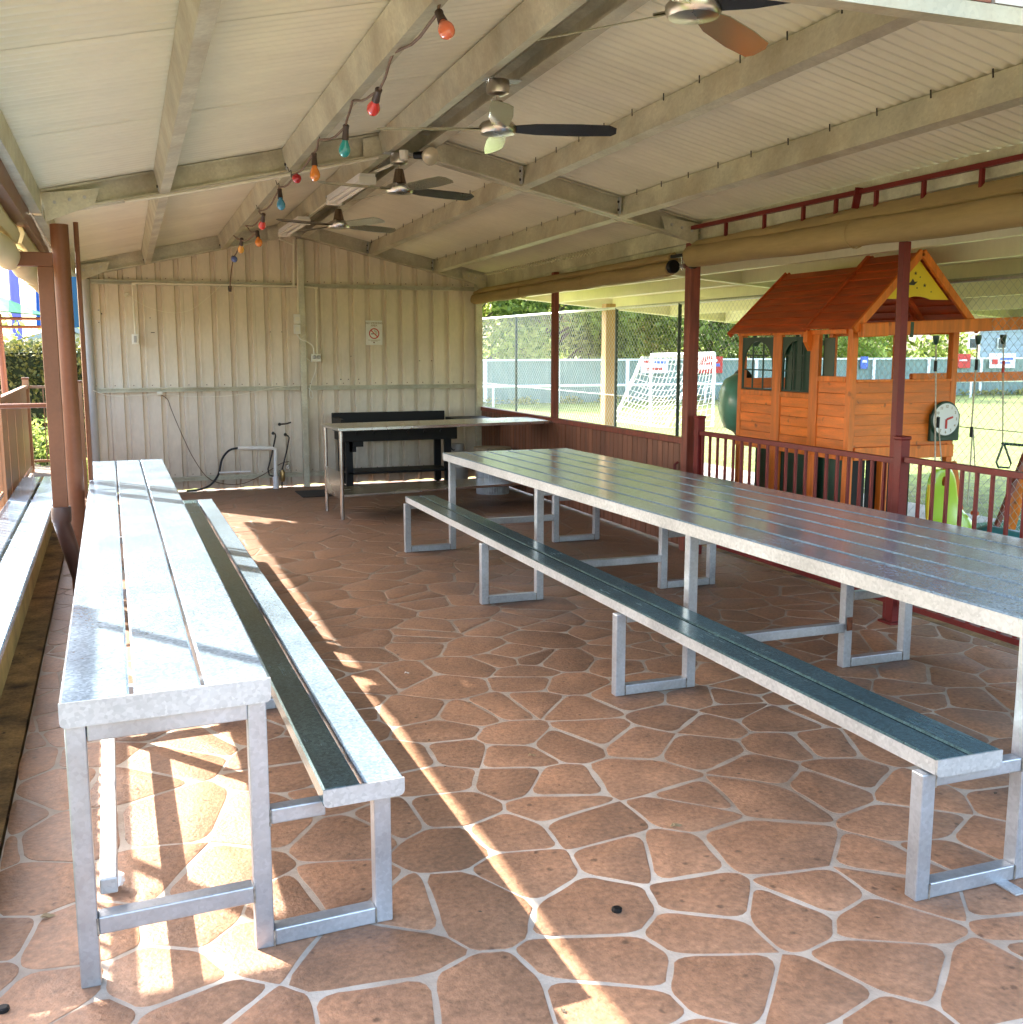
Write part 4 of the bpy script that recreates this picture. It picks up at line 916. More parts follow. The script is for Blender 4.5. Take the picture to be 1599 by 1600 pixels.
m_ = MB(); m_.box(cx_ - .006, cx_ + .034, YS - .0072, YS - .0064, cz2 - .007, cz2 + .000); m_.tube([(cx_ + .034, YS - .007, cz2 + .008), (cx_ + .034, YS - .007, cz2 + .02), (cx_ + .015, YS - .007, cz2 + .028), (cx_ + .005, YS - .007, cz2 + .046)], .0018, 5); m_.tube([(cx_ + .026, YS - .007, cz2 + .008), (cx_ + .022, YS - .007, cz2 + .018), (cx_ + .004, YS - .007, cz2 + .024), (cx_ - .002, YS - .007, cz2 + .044)], .0018, 5); m_.build('cigarette', M['brownink'], sg)
for zz, w_ in ((cz_ - hh * .60, .075), (cz_ - hh * .68, .04)):
    m_ = MB(); m_.box(cx_ - w_, cx_ + w_, YS - .0072, YS - .0064, zz - .002, zz + .002); m_.build('small_print', M['brownink'], sg)
m_ = MB(); m_.box(cx_ - .012, cx_ + .004, YS - .0072, YS - .0064, cz_ - hh * .85, cz_ - hh * .75); m_.build('emblem', M['rust'], sg)
# smudges and holes on the sheets
for (x, y, a, b_) in ((153, 484, 3, 1), (158, 489, 2, 2.4), (154, 503, 1.6, 1.6), (236, 519, 6, 1.2), (234, 496, 1.5, 1.4), (422, 518, 1.2, 1.2), (440, 518, 1.2, 1.2), (532, 592, 1.6, 1.6), (544, 592, 1.4, 1.4), (560, 592, 1.4, 1.4), (655, 563, 1.6, 1.3), (674, 563, 1.6, 1.3), (548, 556, 1.2, 1.2)):
    p = atY(x, y, YB + .028); q = atY(x + a, y + b_, YB + .028)
    m_ = MB(); m_.box(p.x, q.x, YB + .022, YB + .03, q.z, p.z); m_.build('scuff_mark', M['socket'], shed)

# ================================================================== LITTER ON THE FLOOR
for (x, y, sz, mt, lb) in ((964, 1424, .016, M['black'], 'small black bottle cap on the paving near the bottom centre'), (635, 1053, .012, M['paperwhite'], 'tiny white scrap on the paving left of centre'), (1055, 1292, .02, M['leafdry'], 'pale dry leaf on the paving in the middle of the floor'), (72, 1434, .018, M['leafdry'], 'curled dry leaf on the paving left of the near table leg'), (5, 1580, .016, M['black'], 'dark pebble at the bottom left corner of the paving'), (830, 1182, .015, M['leafdry'], 'small brown leaf on the paving between the two tables')):
    p = atZ(x, y, 0.0); m_ = MB(); n = 7
    if mt is M['black']: m_.lathe(p, [(sz * .9, 0), (sz, .003), (sz, .010), (sz * .7, .013)], 12)
    else: m_.add([(p.x + sz * math.cos(k * 2 * math.pi / n) * (1.6 if k % 7 == 0 else 1), p.y + sz * .6 * math.sin(k * 2 * math.pi / n), .003 + .004 * (k % 3)) for k in range(n)] + [(p.x, p.y, .009)], [(k, (k + 1) % n, n) for k in range(n)] + [tuple(range(n))])
    tag(m_.build('litter', mt), lb, 'litter')
p = atZ(178, 1388, .0); m_ = MB(); rn = random.Random(5)
bm = bmesh.new(); bmesh.ops.create_icosphere(bm, subdivisions=3, radius=.034)
for v in bm.verts:
    k = 1 + rn.uniform(-.16, .12); v.co = Vector((v.co.x * k * 1.0, v.co.y * k * 1.1, v.co.z * k * .8)) + Vector((p.x, p.y, .03))
m_.add([v.co[:] for v in bm.verts], [tuple(v.index for v in f.verts) for f in bm.faces]); bm.free()
tag(m_.build('crumpled_paper', M['paperwhite']), 'crumpled white paper ball on the floor under the left table', 'litter')

rn = random.Random(31); m_ = MB()
for _ in range(230):
    if rn.random() < .45: x_, y_, z_ = rn.uniform(-.6, -.36), rn.uniform(2.4, 9), -.01
    elif rn.random() < .6: x_, y_, z_ = rn.uniform(-.2, 4.3), rn.uniform(2.2, 6), .0015
    else: x_, y_, z_ = rn.uniform(.3, 4.3), rn.uniform(6, 12.6), .0015
    a_ = rn.uniform(0, 3.14); L_ = rn.uniform(.004, .013); w_ = L_ * rn.uniform(.25, .6); c_, s_ = math.cos(a_), math.sin(a_)
    m_.add([(x_ + c_ * L_, y_ + s_ * L_, z_ + .001), (x_ - s_ * w_, y_ + c_ * w_, z_ + rn.uniform(.001, .004)), (x_ - c_ * L_, y_ - s_ * L_, z_ + .001), (x_ + s_ * w_, y_ - c_ * w_, z_ + rn.uniform(.001, .004))], [(0, 1, 2, 3)])
m_.build('leaf_crumbs', M['bark'], kind='stuff', double=True)
# ================================================================== ANNEX ROOF OVER THE PLAYGROUND
an = thing('annex_roof', 'low cream skillion roof on purlins over the playground, beyond the right opening', 'roof', (7, 8, 2.4))
def az(x): return 2.555 - (x - 4.5) * .088
YA = 14.0
for x in (4.62, 5.30, 5.93, 6.77, 7.70, 8.63, 9.45):
    m_ = MB(); cbeam(m_, (x, 1.0, az(x) - .14), (x, YA - .06, az(x) - .14), .14, .06, (0, 0, 1), (1, 0, 0)); m_.build('purlin', M['roof'], an)
for yy in (YA, 9.3, 4.6):
    m_ = MB(); cbeam(m_, (4.5, yy, az(4.5) - .15), (9.55, yy, az(9.55) - .15), .145, .06, (0, 0, 1), (0, -1, 0)); m_.build('rafter', M['roof'], an)
for x in (6.77, 7.70, 8.63):
    m_ = MB(); m_.box(x + .065, x + .075, YA - .16, YA - .07, az(x) - .13, az(x) - .02); m_.build('cleat', M['galv'], an)
y = 1.0
while y < YA + .1:
    y1 = min(y + WID * 2, YA + .15)
    sheet(y, y1, 4.44, az(4.44) + .006, 9.65, az(9.65) + .012).build('roof_sheet', M['roof'], an, smooth=True); y += WID * 2
ps = MB(); ps.box(6.26, 6.40, 13.08, 13.22, -.1, az(6.3) - .15); tag(ps.build('annex_post', mk('red_cream_post', (.50, .30, .12), .5, stretch=(5, 5, .5)), bevel=.004), 'sunlit timber post of the annex roof beyond the mesh window', 'post')
ps = MB(); ps.box(9.4, 9.5, 4.55, 4.65, -.1, az(9.4) - .15); tag(ps.build('annex_post', M['redtimber'], bevel=.004), 'dark red timber post of the annex roof, at the outer edge of the playground', 'post')

# ================================================================== CHAIN LINK FENCE
XC, ZT = 6.18, 2.17
cf = thing('chain_link_fence', 'tall chain link fence with dark posts between the shed and the playing field', 'fence', (XC, 11, 0))
def meshwires(mb, y0, y1, z0, z1, x, p=.078, r=.0016):
    H_ = z1 - z0
    for sgn in (1, -1):
        k = y0 - H_
        while k < y1 + H_:
            ya, za, yb, zb = (k, z0, k + H_, z1) if sgn > 0 else (k + H_, z0, k, z1)
            # clip to y range
            def at(yc): t_ = (yc - ya) / (yb - ya); return za + (zb - za) * t_
            pa, pb = (ya, za), (yb, zb)
            lo, hi = min(ya, yb), max(ya, yb)
            if hi > y0 and lo < y1:
                if pa[0] < y0: pa = (y0, at(y0))
                if pa[0] > y1: pa = (y1, at(y1))
                if pb[0] < y0: pb = (y0, at(y0))
                if pb[0] > y1: pb = (y1, at(y1))
                off = .0015 * sgn
                a = Vector((x + off, *pa)); b = Vector((x + off, *pb))
                if (a - b).length > .02: mb.tube([a, b], r, 3, cap=False)
            k += p
m_ = MB(); meshwires(m_, 2.0, 18.2, .04, ZT - .02, XC); m_.build('wire_mesh', M['wire'], cf, kind='stuff')
m_ = MB(); m_.tube([(XC, 2.0, ZT), (XC, 18.3, ZT)], .018, 8); m_.build('top_rail', M['galv'], cf, smooth=True)
m_ = MB(); m_.tube([(XC, 2.0, 1.05), (XC, 18.3, 1.05)], .004, 5); m_.build('tension_wire', M['wire'], cf)
for px in (752, 807, 872, 963, 1061):
    yy = atX(px, 560, XC).y; m_ = MB(); m_.tube([(XC, yy, GZ), (XC, yy, ZT)], .022, 8); m_.build('post', M['wiredark'], cf, smooth=True)

# ================================================================== PLAY FORT
S_ = .953; FXc, FYc = 5.05, 6.43
def hz(z): return 1.65 + (z - 1.65) * S_
hut = thing('play_fort', 'orange cedar play fort on posts with gabled plank roof, yellow panel and green windows', 'playhouse', (5.5, 7.1, 0))
Lx, Ly = .98, 1.50
def fy(px): return atX(px, 600, FXc).y
def fx(px): return atY(px, 600, FYc).x
zB, zS, zP = hz(.855), hz(1.395), hz(1.80)
def hb(x0, x1, y0, y1, z0, z1, name='board', mat='cedar', par=None, bev=.004, label=None):
    m_ = MB(); m_.box(x0, x1, y0, y1, z0, z1); return m_.build(name, M[mat], par or hut, bevel=bev, label=label)
ys = {'c': FYc, 'b3': fy(1278), 'b2': fy(1265), 'b1r': fy(1220), 'b1': fy(1207), 'w1': fy(1166), 'e': FYc + Ly}
# corner and wall posts
P_ = .055
for (x, y) in ((FXc, FYc), (FXc + Lx - P_, FYc), (FXc, ys['e'] - P_), (FXc + Lx - P_, ys['e'] - P_)):
    hb(x, x + P_, y, y + P_, GZ, zP, 'post', 'cedarv')
for (a, b) in ((ys['b3'], ys['b2']), (ys['b1r'], ys['b1'])): hb(FXc - .006, FXc + .03, min(a, b), max(a, b), .0, zP - .03, 'post', 'cedarv')
# deck, plates
hb(FXc + .02, FXc + Lx - .02, FYc + .02, ys['e'] - .02, zB + .02, zB + .045, 'deck', 'cedar')
hb(FXc - .012, FXc + .02, FYc + .06, ys['e'], zB - .06, zB + .0, 'bottom_rail', 'cedarv')
hb(FXc + .06, FXc + Lx, FYc - .012, FYc + .02, zB - .06, zB + .035, 'bottom_rail', 'cedarv')
hb(FXc - .014, FXc + .03, FYc + .06, ys['e'], zP - .035, zP, 'top_plate', 'cedarv')
hb(FXc + Lx - .03, FXc + Lx, FYc + .06, ys['e'], zP - .035, zP, 'top_plate', 'cedarv')
# front wall: horizontal boards
nb = 6
for i in range(nb):
    z0 = zB + .04 + (zS - zB - .04) * i / nb; z1 = zB + .04 + (zS - zB - .04) * (i + 1) / nb
    hb(FXc + .055, FXc + Lx - .055, FYc + .004 + .0015 * (i % 2), FYc + .022, z0 + .0004, z1 - .0004, bev=.0012)
# side wall boards under the openings
for (ya, yb, zt, n_) in ((FYc + .055, min(ys['b3'], ys['b2']), hz(1.395), 6), (max(ys['b3'], ys['b2']), min(ys['b1r'], ys['b1']), hz(1.25), 5), (max(ys['b1r'], ys['b1']), ys['e'] - P_, hz(1.25), 5)):
    for i in range(n_):
        z0 = zB + .002 + (zt - zB) * i / n_; z1 = zB + (zt - zB) * (i + 1) / n_
        hb(FXc + .004 + .003 * (i % 2), FXc + .022, ya, yb, z0, z1 - .0008, bev=.0012)
    hb(FXc - .004, FXc + .026, ya, yb, zt, zt + .04, 'sill', 'cedarv')
hb(FXc + .055, FXc + Lx - .055, FYc - .008, FYc + .026, zS, zS + .02, 'sill', 'cedarv')
# far walls: boards and posts seen through the openings
for i in range(5):
    z0 = zB + .04 + i * .095; hb(FXc + .06, FXc + Lx - .06, ys['e'] - .03, ys['e'] - .012, z0, z0 + .09)
for x in (FXc + .34, FXc + .62): hb(x, x + .04, ys['e'] - .035, ys['e'] - .008, zB, zP, 'post', 'cedarv')
for i in range(3): hb(FXc + Lx - .025, FXc + Lx - .007, FYc + .7, ys['e'] - .06, zB + .04 + i * .12, zB + .155 + i * .12)
hb(FXc + Lx - .03, FXc + Lx - .005, FYc + .66, FYc + .70, zB, zP, 'post', 'cedarv')
# green lattice windows on the side wall
def window(y0, y1, z0, z1, xx):
    f = MB(); t_ = .012
    f.box(xx, xx + .016, y0, y0 + t_, z0, z1); f.box(xx, xx + .016, y1 - t_, y1, z0, z1); f.box(xx, xx + .016, y0, y1, z0, z0 + t_); f.box(xx, xx + .016, y0, y1, z1 - t_, z1)
    wdo = f.build('window', M['hutgreen'], hut)
    # arch spandrels
    n = 10; cy = (y0 + y1) / 2; r_ = (y1 - y0) / 2 - .02; zc = z1 - r_ - .03
    sp = MB()
    for sgn in (-1, 1):
        arc = [(cy + sgn * r_ * math.cos(R(90) * k / n), zc + r_ * math.sin(R(90) * k / n)) for k in range(n + 1)]
        poly = [(xx + .002, y, z) for y, z in arc] + [(xx + .002, cy, z1 - .005), (xx + .002, y1 - .006 if sgn > 0 else y0 + .006, z1 - .005), (xx + .002, y1 - .006 if sgn > 0 else y0 + .006, zc)]
        sp.prism(poly, (.01, 0, 0))
    sp.build('arch', M['hutgreen'], wdo)
    for q in (1 / 3, 2 / 3):
        m_ = MB(); m_.box(xx + .003, xx + .011, y0 + (y1 - y0) * q - .007, y0 + (y1 - y0) * q + .007, z0 + .01, zc + r_ * .92); m_.build('glazing_bar', M['hutgreen'], wdo)
    for q in (.38, .66):
        m_ = MB(); m_.box(xx + .004, xx + .012, y0 + .01, y1 - .01, z0 + (z1 - z0) * q - .006, z0 + (z1 - z0) * q + .006); m_.build('glazing_bar', M['hutgreen'], wdo)
window(max(ys['b1r'], ys['b1']) + .004, ys['e'] - P_ - .004, hz(1.25) + .045, zP - .05, FXc + .004)
window(max(ys['b3'], ys['b2']) + .004, min(ys['b1r'], ys['b1']) - .004, hz(1.25) + .045, zP - .05, FXc + .004)
hb(FXc + .03, FXc + .04, max(ys['b3'], ys['b2']) + .01, min(ys['b1r'], ys['b1']) - .01, hz(1.25) + .05, zP - .06, 'backing_panel', 'hutgreen')
hb(FXc + .03, FXc + .04, ys['b3'] - .14, ys['b3'] - .01, zS, zP - .06, 'shutter', 'hutgreen')
# scalloped green valances at the far side
for (xa, xb) in ((FXc + .12, FXc + .42), (FXc + .55, FXc + .88)):
    n = 12; arc = [(xa + (xb - xa) * k / n, FYc + .03 if False else ys['e'] - .045, zP - .13 + .05 * math.sin(math.pi * k / n) + (.012 * math.cos(k * 2.2))) for k in range(n + 1)]
    m_ = MB(); m_.prism(arc + [(xb, ys['e'] - .045, zP - .10), (xb, ys['e'] - .045, zP - .02), (xb - .03, ys['e'] - .045, zP - .02), (xb - .03, ys['e'] - .045, zP - .07), (xa + .03, ys['e'] - .045, zP - .07), (xa + .03, ys['e'] - .045, zP - .02), (xa, ys['e'] - .045, zP - .02)], (0, .01, 0)); m_.build('valance', M['hutgreen'], hut)
# roof: two gabled sections of planks
XRd = FXc + Lx / 2 + .02; ov = .075
def roofsec(y0, y1, zr_, lift):
    zr2 = zr_ + lift; ze = zP - .02 + lift
    for s_ in (-1, 1):
        xe = XRd + s_ * (Lx / 2 + ov); n = 9
        for i in range(n):
            f0, f1 = i / n, (i + 1) / n
            a = Vector((xe + (XRd - xe) * f0, 0, ze + (zr2 - ze) * f0)); b = Vector((xe + (XRd - xe) * f1, 0, ze + (zr2 - ze) * f1)); d = (b - a); nn = Vector((-d.z, 0, d.x)).normalized() * (1 if s_ < 0 else -1)
            a2 = a + nn * .004; b2 = b + nn * (-.004) - d * .015
            m_ = MB(); m_.prism([(a2.x, y0, a2.z), (b2.x, y0, b2.z), (b2.x + nn.x * .012, y0, b2.z + nn.z * .012), (a2.x + nn.x * .012, y0, a2.z + nn.z * .012)], (0, y1 - y0, 0)); m_.build('roof_board', M['cedarroof'], hut)
zrid = hz(2.365)
ymid = fy(1262) - .02
roofsec(ymid, ys['e'] + .06, zrid - .05, 0)
roofsec(FYc - .07, ymid + .03, zrid - .012, .02)
# rake boards
def rake(y, z_r, w_=.05, th=.028, mat='cedarv', lift=.02, e=0.):
    for s_ in (-1, 1):
        xe = XRd + s_ * (Lx / 2 + ov + e)
        m_ = MB(); m_.bar((xe, y, zP - .02 + lift - .01), (XRd + s_ * .001, y, z_r + .012), th, w_, (0, 0, 1)); m_.build('rake_board', M[mat], hut, bevel=.003)
rake(FYc - .085, zrid + .0, .055)
rake(ymid + .0, zrid + .004, .045, .04, 'cedarroof', .03)
rake(ys['e'] + .07, zrid - .055, .05, .02, 'cedarroof', .0)
m_ = MB(); m_.box(FXc - .05, FXc - .006, ymid - .02, ymid + .03, zP - .09, zP + .0); m_.prism([(FXc - .05, ymid - .02, zP - .09), (FXc - .006, ymid - .02, zP - .16), (FXc - .006, ymid - .02, zP - .09)], (0, .05, 0)); m_.build('corbel', M['cedarv'], hut)
# yellow gable panel with cut out stars
ga = (zrid - .012 + .02 - (zP)) / (Lx / 2 + ov)
zy0 = zP + .215; yw = FYc - .06
def gx_(z): return (zrid + .0 - .045 - z) / ga
bot = []
n = 14
for k in range(n + 1):
    f = -1 + 2 * k / n; xx = XRd + f * gx_(zy0); zz = zy0 + (.022 * math.cos(f * math.pi * 1.2) if abs(f) < .45 else -.0)
    bot.append((xx, yw, zz))
m_ = MB(); m_.prism(bot + [(XRd, yw, zrid - .045)], (0, .014, 0)); gp = m_.build('gable_panel', M['yellow'], hut)
def star(cx, cz, r, n=5, y=yw - .002):
    m_ = MB(); m_.prism([(cx + (r if k % 2 == 0 else r * .45) * math.sin(math.pi * k / n), y, cz + (r if k % 2 == 0 else r * .45) * math.cos(math.pi * k / n)) for k in range(2 * n)], (0, .003, 0)); m_.build('star', M['ink'], gp)
for (px, py, r_) in ((1431, 427, .014), (1445, 446, .016), (1406, 454, .013), (1438, 433, .007), (1433, 450, .008), (1455, 456, .007), (1412, 446, .007)):
    q = atY(px, py, yw); star(q.x, q.z, r_)
q = atY(1426, 443, yw); m_ = MB(); m_.prism([(q.x - .05, yw - .002, q.z - .01), (q.x - .015, yw - .002, q.z + .012), (q.x + .0, yw - .002, q.z + .035), (q.x + .018, yw - .002, q.z + .012), (q.x + .045, yw - .002, q.z + .015), (q.x + .015, yw - .002, q.z - .012)], (0, .003, 0)); m_.build('shooting_star', M['ink'], gp)
# dark boards behind the gable opening, ceiling battens
m_ = MB(); m_.bar((FXc + .03, FYc + .3, zP), (XRd, FYc + .3, zrid - .05), .03, .03, (0, 0, 1)); m_.bar((FXc + Lx - .03, FYc + .3, zP), (XRd, FYc + .3, zrid - .05), .03, .03, (0, 0, 1)); m_.build('roof_truss', M['cedarroof'], hut)
# lower level: dark boards added in place of the shade, ladder, yellow frame
for i in range(6):
    hb(FXc + .06, FXc + .075, FYc + .10 + i * .2, FYc + .285 + i * .2, .02, zB - .07, 'shade_board', 'hutgreen')
for i in range(4): hb(FXc + .10 + i * .14, FXc + .225 + i * .14, FYc + .07, FYc + .085, .02, zB - .07, 'shade_board', 'black')
hb(FXc + .32, FXc + .38, FYc + .0, FYc + .06, .0, zB - .05, 'post', 'cedarv')
m_ = MB(); m_.bar((FXc + .93, FYc - .05, zB - .1), (FXc + 1.13, FYc - .55 + .5, .0), .035, .07); m_.build('brace', M['cedarv'], hut)
m_ = MB(); m_.bar((5.62, 6.2, .0), (5.62, 6.2, .66), .018, .018); m_.bar((5.30, 6.2, .07), (5.62, 6.2, .05), .018, .018); m_.build('yellow_frame', M['yellow'], hut)
# clock
ck = thing('toy_clock', 'round white toy clock on a dark green board, on the front of the fort', 'clock', (0, 0, 0))
c0 = atY(1476, 655, FYc - .03); ck.location = c0; a = atY(1455, 647, FYc - .02); b = atY(1497, 688, FYc - .02)
m_ = MB(); m_.box(a.x, b.x, FYc - .028, FYc + .003, b.z, a.z); m_.build('clock_board', M['hutgreen'], ck, bevel=.006)
rc = (atY(1495, 655, FYc).x - atY(1475, 655, FYc).x) * .98
m_ = MB(); m_.lathe((c0.x, FYc - .026, c0.z), [(rc * 1.13, 0), (rc * 1.13, .012), (rc * 1.08, .018)], 36, (0, -1, 0)); m_.build('clock_rim', M['hutgreen'], ck, smooth=True)
m_ = MB(); m_.lathe((c0.x, FYc - .044, c0.z), [(rc, 0), (rc, .004)], 36, (0, -1, 0)); m_.build('clock_face', M['clockface'], ck, smooth=True)
for h in range(1, 13):
    aa = R(30 * h); text(str(h), .030, (c0.x + rc * .8 * math.sin(aa), FYc - .0492, c0.z + rc * .8 * math.cos(aa)), rx, M['brownink'], ck, 'numeral')
m_ = MB(); m_.bar((c0.x, FYc - .052, c0.z), (c0.x + .0, FYc - .052, c0.z - rc * .58), .004, .016, (1, 0, 0)); m_.build('hand', M['red'], ck)
m_ = MB(); m_.bar((c0.x, FYc - .055, c0.z), (c0.x + rc * .48, FYc - .055, c0.z + rc * .14), .004, .014, (0, 0, 1)); m_.build('hand', M['red'], ck)

# ---- swing set
sw = thing('swing_set', 'cedar swing beam running right from the fort with hanging ropes', 'swing set', (6.3, FYc, 0))
yb_ = FYc - .11
m_ = MB(); m_.bar((FXc - .02, yb_, hz(1.79)), (FXc + 2.6, yb_ - .05, hz(1.90)), .05, .095); m_.build('swing_beam', M['cedarv'], sw, bevel=.004)
m_ = MB(); m_.bar((FXc - .02, yb_ + .0, hz(1.79) - .002), (FXc + .20, yb_ + .0, hz(1.797)), .07, .10); m_.build('beam_bracket', M['cedarv'], sw, bevel=.008)
m_ = MB(); q = atY(1425, 515, yb_ - .03); m_.box(q.x - .015, q.x + .015, yb_ - .034, yb_ - .025, q.z - .055, q.z + .055); m_.build('beam_plate', M['hutgreen'], sw)
m_ = MB(); a = atY(1500, 590, FYc + .5); m_.bar((FXc + Lx, FYc + .5, a.z), (FXc + 2.6, FYc + .5, a.z + .01), .04, .075); m_.build('cross_beam', M['cedarv'], sw)
m_ = MB(); m_.bar((7.12, FYc - .15, 1.86), (6.80, FYc - .5, .0), .07, .07); m_.build('leg', M['cedarv'], sw)
m_ = MB(); m_.bar((7.12, FYc + .05, 1.86), (7.25, FYc + .6, .0), .07, .07); m_.build('leg', M['cedarv'], sw)
m_ = MB(); m_.bar(atY(1610, 690, FYc - .2), atY(1552, 836, FYc - .2), .03, .035); m_.build('brace', M['redtimber'], sw)
yr = yb_ - .02
def Rp(x, y, o=0.): return atY(x, y, yr + o)
for i, (x0, y0, x1, y1) in enumerate(((1463, 535, 1461, 755), (1466, 650, 1473, 745), (1528, 535, 1518, 670), (1521, 672, 1527, 800), (1520, 672, 1512, 790), (1568, 535, 1567, 694))):
    m_ = MB(); m_.tube([Rp(x0, y0), Rp(x1, y1)], .006 if i % 2 == 0 else .005, 6); m_.build('rope', M['rope'], sw, smooth=True)
for (x, y) in ((1463, 528), (1529, 528), (1568, 527)):
    p = Rp(x, y); m_ = MB(); m_.lathe(p, [(.012, -.05), (.02, -.02), (.024, .0), (.024, .02)], 10); m_.build('swing_hanger', M['hutgreen'], sw, smooth=True)
for (x, y) in ((1462, 572), (1526, 570), (1518, 675), (1466, 660)):
    p = Rp(x, y); m_ = MB(); m_.tube([p + Vector((0, 0, .04)), p - Vector((0, 0, .04))], .012, 8); m_.build('rope_clip', M['black'], sw, smooth=True)
p = Rp(1568, 572); m_ = MB(); m_.tube([p + Vector((0, 0, .04)), p - Vector((0, 0, .05))], .011, 8); m_.build('rope_sleeve', M['red'], sw, smooth=True)
tz = thing('trapeze', 'dark green trapeze bar with triangular rings at the right edge', 'trapeze', Rp(1570, 690))
m_ = MB(); m_.tube([Rp(1568, 693), Rp(1557, 722), Rp(1560, 730), Rp(1577, 731), Rp(1580, 724), Rp(1569, 693)], .008, 8); m_.build('ring', M['hutgreen'], tz, smooth=True)
m_ = MB(); m_.tube([Rp(1566, 693), Rp(1640, 699)], .011, 8); m_.build('bar', M['hutgreen'], tz, smooth=True)
# lime seat: high backed shell seen from behind
ls = thing('toddler_swing_seat', 'glossy lime green high backed swing seat hanging behind the railing', 'swing seat', Rp(1480, 830))
yc = yr - .02; out = []
prof = [(745, 1457, 1497), (733, 1463, 1490), (760, 1453, 1500), (780, 1451, 1501), (800, 1450, 1506), (815, 1449, 1520), (828, 1452, 1524), (836, 1462, 1520), (840, 1474, 1512)]
prof.sort(); n = 12; vs = []
for (py_, xa, xb) in prof:
    A_ = Rp(xa, py_); B_ = Rp(xb, py_)
    for k in range(n + 1):
        f = k / n; bow = math.sin(math.pi * f) ** .6
        low = max(0, (py_ - 790) / 50)
        vs.append((A_.x + (B_.x - A_.x) * f, yc - .05 * bow - .03 * low + .05, A_.z))
for i in range(len(vs)): pass
m0 = len(vs); vs2 = [(x, y + .012, z) for x, y, z in vs]; q = n + 1; fsx = []
for i in range(len(prof) - 1):
    for k in range(n):
        if 1 <= i < 2 and 4 <= k <= 6: continue
        a = i * q + k; fsx += [(a, a + 1, a + q + 1, a + q), (m0 + a, m0 + a + q, m0 + a + q + 1, m0 + a + 1)]
for i in range(len(prof) - 1):
    for k in (0, n): a = i * q + k; fsx.append((a, a + q, m0 + a + q, m0 + a))
for k in range(n): fsx.append((k, m0 + k, m0 + k + 1, k + 1)); a = (len(prof) - 1) * q + k; fsx.append((a, a + 1, m0 + a + 1, m0 + a))
m_ = MB(); m_.add(vs + vs2, fsx); o = m_.build('seat_shell', M['lime'], ls, smooth=True)
sd_ = o.modifiers.new('smooth', 'SUBSURF'); sd_.levels = 1; sd_.render_levels = 2
m_ = MB(); A_ = Rp(1452, 828); B_ = Rp(1518, 828); m_.prism([(A_.x + .02, yc, A_.z - .02), (B_.x, yc, B_.z - .02), (B_.x + .02, yc + .2, B_.z), (A_.x, yc + .2, A_.z)], (0, 0, .03)); m_.build('seat_base', M['lime'], ls, bevel=.01)
m_ = MB(); m_.tube([Rp(1524, 802) + Vector((0, -.02, 0)), Rp(1524, 802) + Vector((0, .03, 0))], .018, 10); m_.build('bolt_cap', M['cedarroof'], ls, smooth=True)
# tube slide end and teal toy
sl = thing('tube_slide', 'round dark rimmed green tube slide poking out behind the fort', 'slide', (5.2, 8.2, 1))
c = atY(1160, 630, 8.15); m_ = MB(); m_.lathe(c + Vector((.05, 0, 0)), [(.27, 0), (.295, .02), (.295, .08), (.27, .10)], 36, (-1, .25, 0)); m_.build('rim', M['black'], sl, smooth=True)
m_ = MB(); m_.lathe(c + Vector((.02, 0, 0)), [(.262, 0), (.262, .08), (.22, .16), (.13, .20), (.02, .21)], 36, (-1, .25, 0)); m_.build('tube_end', mk('mint_plastic', (.10, .28, .20), .3), sl, smooth=True)
rk = thing('teal_toy', 'teal curved plastic toy on green matting behind the railing', 'toy', (6.2, 5.6, 0))
m_ = MB(); m_.tube([(5.75, 6.0, .22), (5.9, 5.9, .30), (6.1, 5.8, .26), (6.25, 5.72, .12), (6.3, 5.7, -.02)], .09, 12); m_.build('rocker_body', M['teal'], rk, smooth=True)
m_ = MB(); m_.box(5.7, 9.3, 3.2, 7.9, -.058, -.012); mt = m_.build('green_matting', M['turf']); tag(mt, 'green matting on the ground under the swing', 'mat')
m_ = MB(); m_.box(6.55, 6.7, 3.4, 8.2, -.01, .16); tag(m_.build('green_edging', M['turf'], bevel=.02), 'dark green padded edging along the chain link fence', 'edging')

# ================================================================== BEYOND: field, goal, far fence, house, trees
def goal():
    t = thing('soccer_goal', 'white tubular soccer goal with a square mesh net on the field', 'goal', (12, 21.5, GZ))
    A = Vector((10.95, 22.6, GZ)); B = Vector((12.45, 22.3, GZ))
    tl = atY(1018, 555, 22.2); tr = atY(1117, 553, 20.6)
    fl_ = Vector((tl.x, tl.y, GZ)); fr = Vector((tr.x, tr.y, GZ)); bl = atZ(960, 657, GZ); br = atZ(1042, 668, GZ)
    for a, b, nm in ((tl, tr, 'crossbar'), (tr, fr, 'goal_post'), (atY(1004, 558, 22.0), bl, 'back_stay'), (atY(1096, 558, 20.6), br, 'back_stay'), (bl, br, 'ground_bar'), (tl, fl_, 'goal_post')):
        m_ = MB(); m_.tube([a, b], .03 if nm != 'crossbar' else .045, 8); m_.build(nm, M['white'], t, smooth=True)
    m_ = MB()
    def patch(p00, p10, p01, p11, nu, nv, s):
        def P(u, v):
            p = p00.lerp(p10, u).lerp(p01.lerp(p11, u), v); return p + Vector((0, 0, -s * math.sin(math.pi * u) * math.sin(math.pi * v) * .5)) + Vector((s * .3 * math.sin(5 * v), 0, 0))
        for i in range(nu + 1): m_.tube([P(i / nu, k / 6) for k in range(7)], .0045, 3, cap=False)
        for k in range(nv + 1): m_.tube([P(i / 6, k / nv) for i in range(7)], .0045, 3, cap=False)
    a, b = atY(1004, 558, 22.0), atY(1096, 558, 20.6)
    patch(a, b, bl, br, 15, 12, .25); patch(b, tr, br, fr, 7, 12, .15)
    m_.build('net', M['white'], t, kind='stuff')
goal()
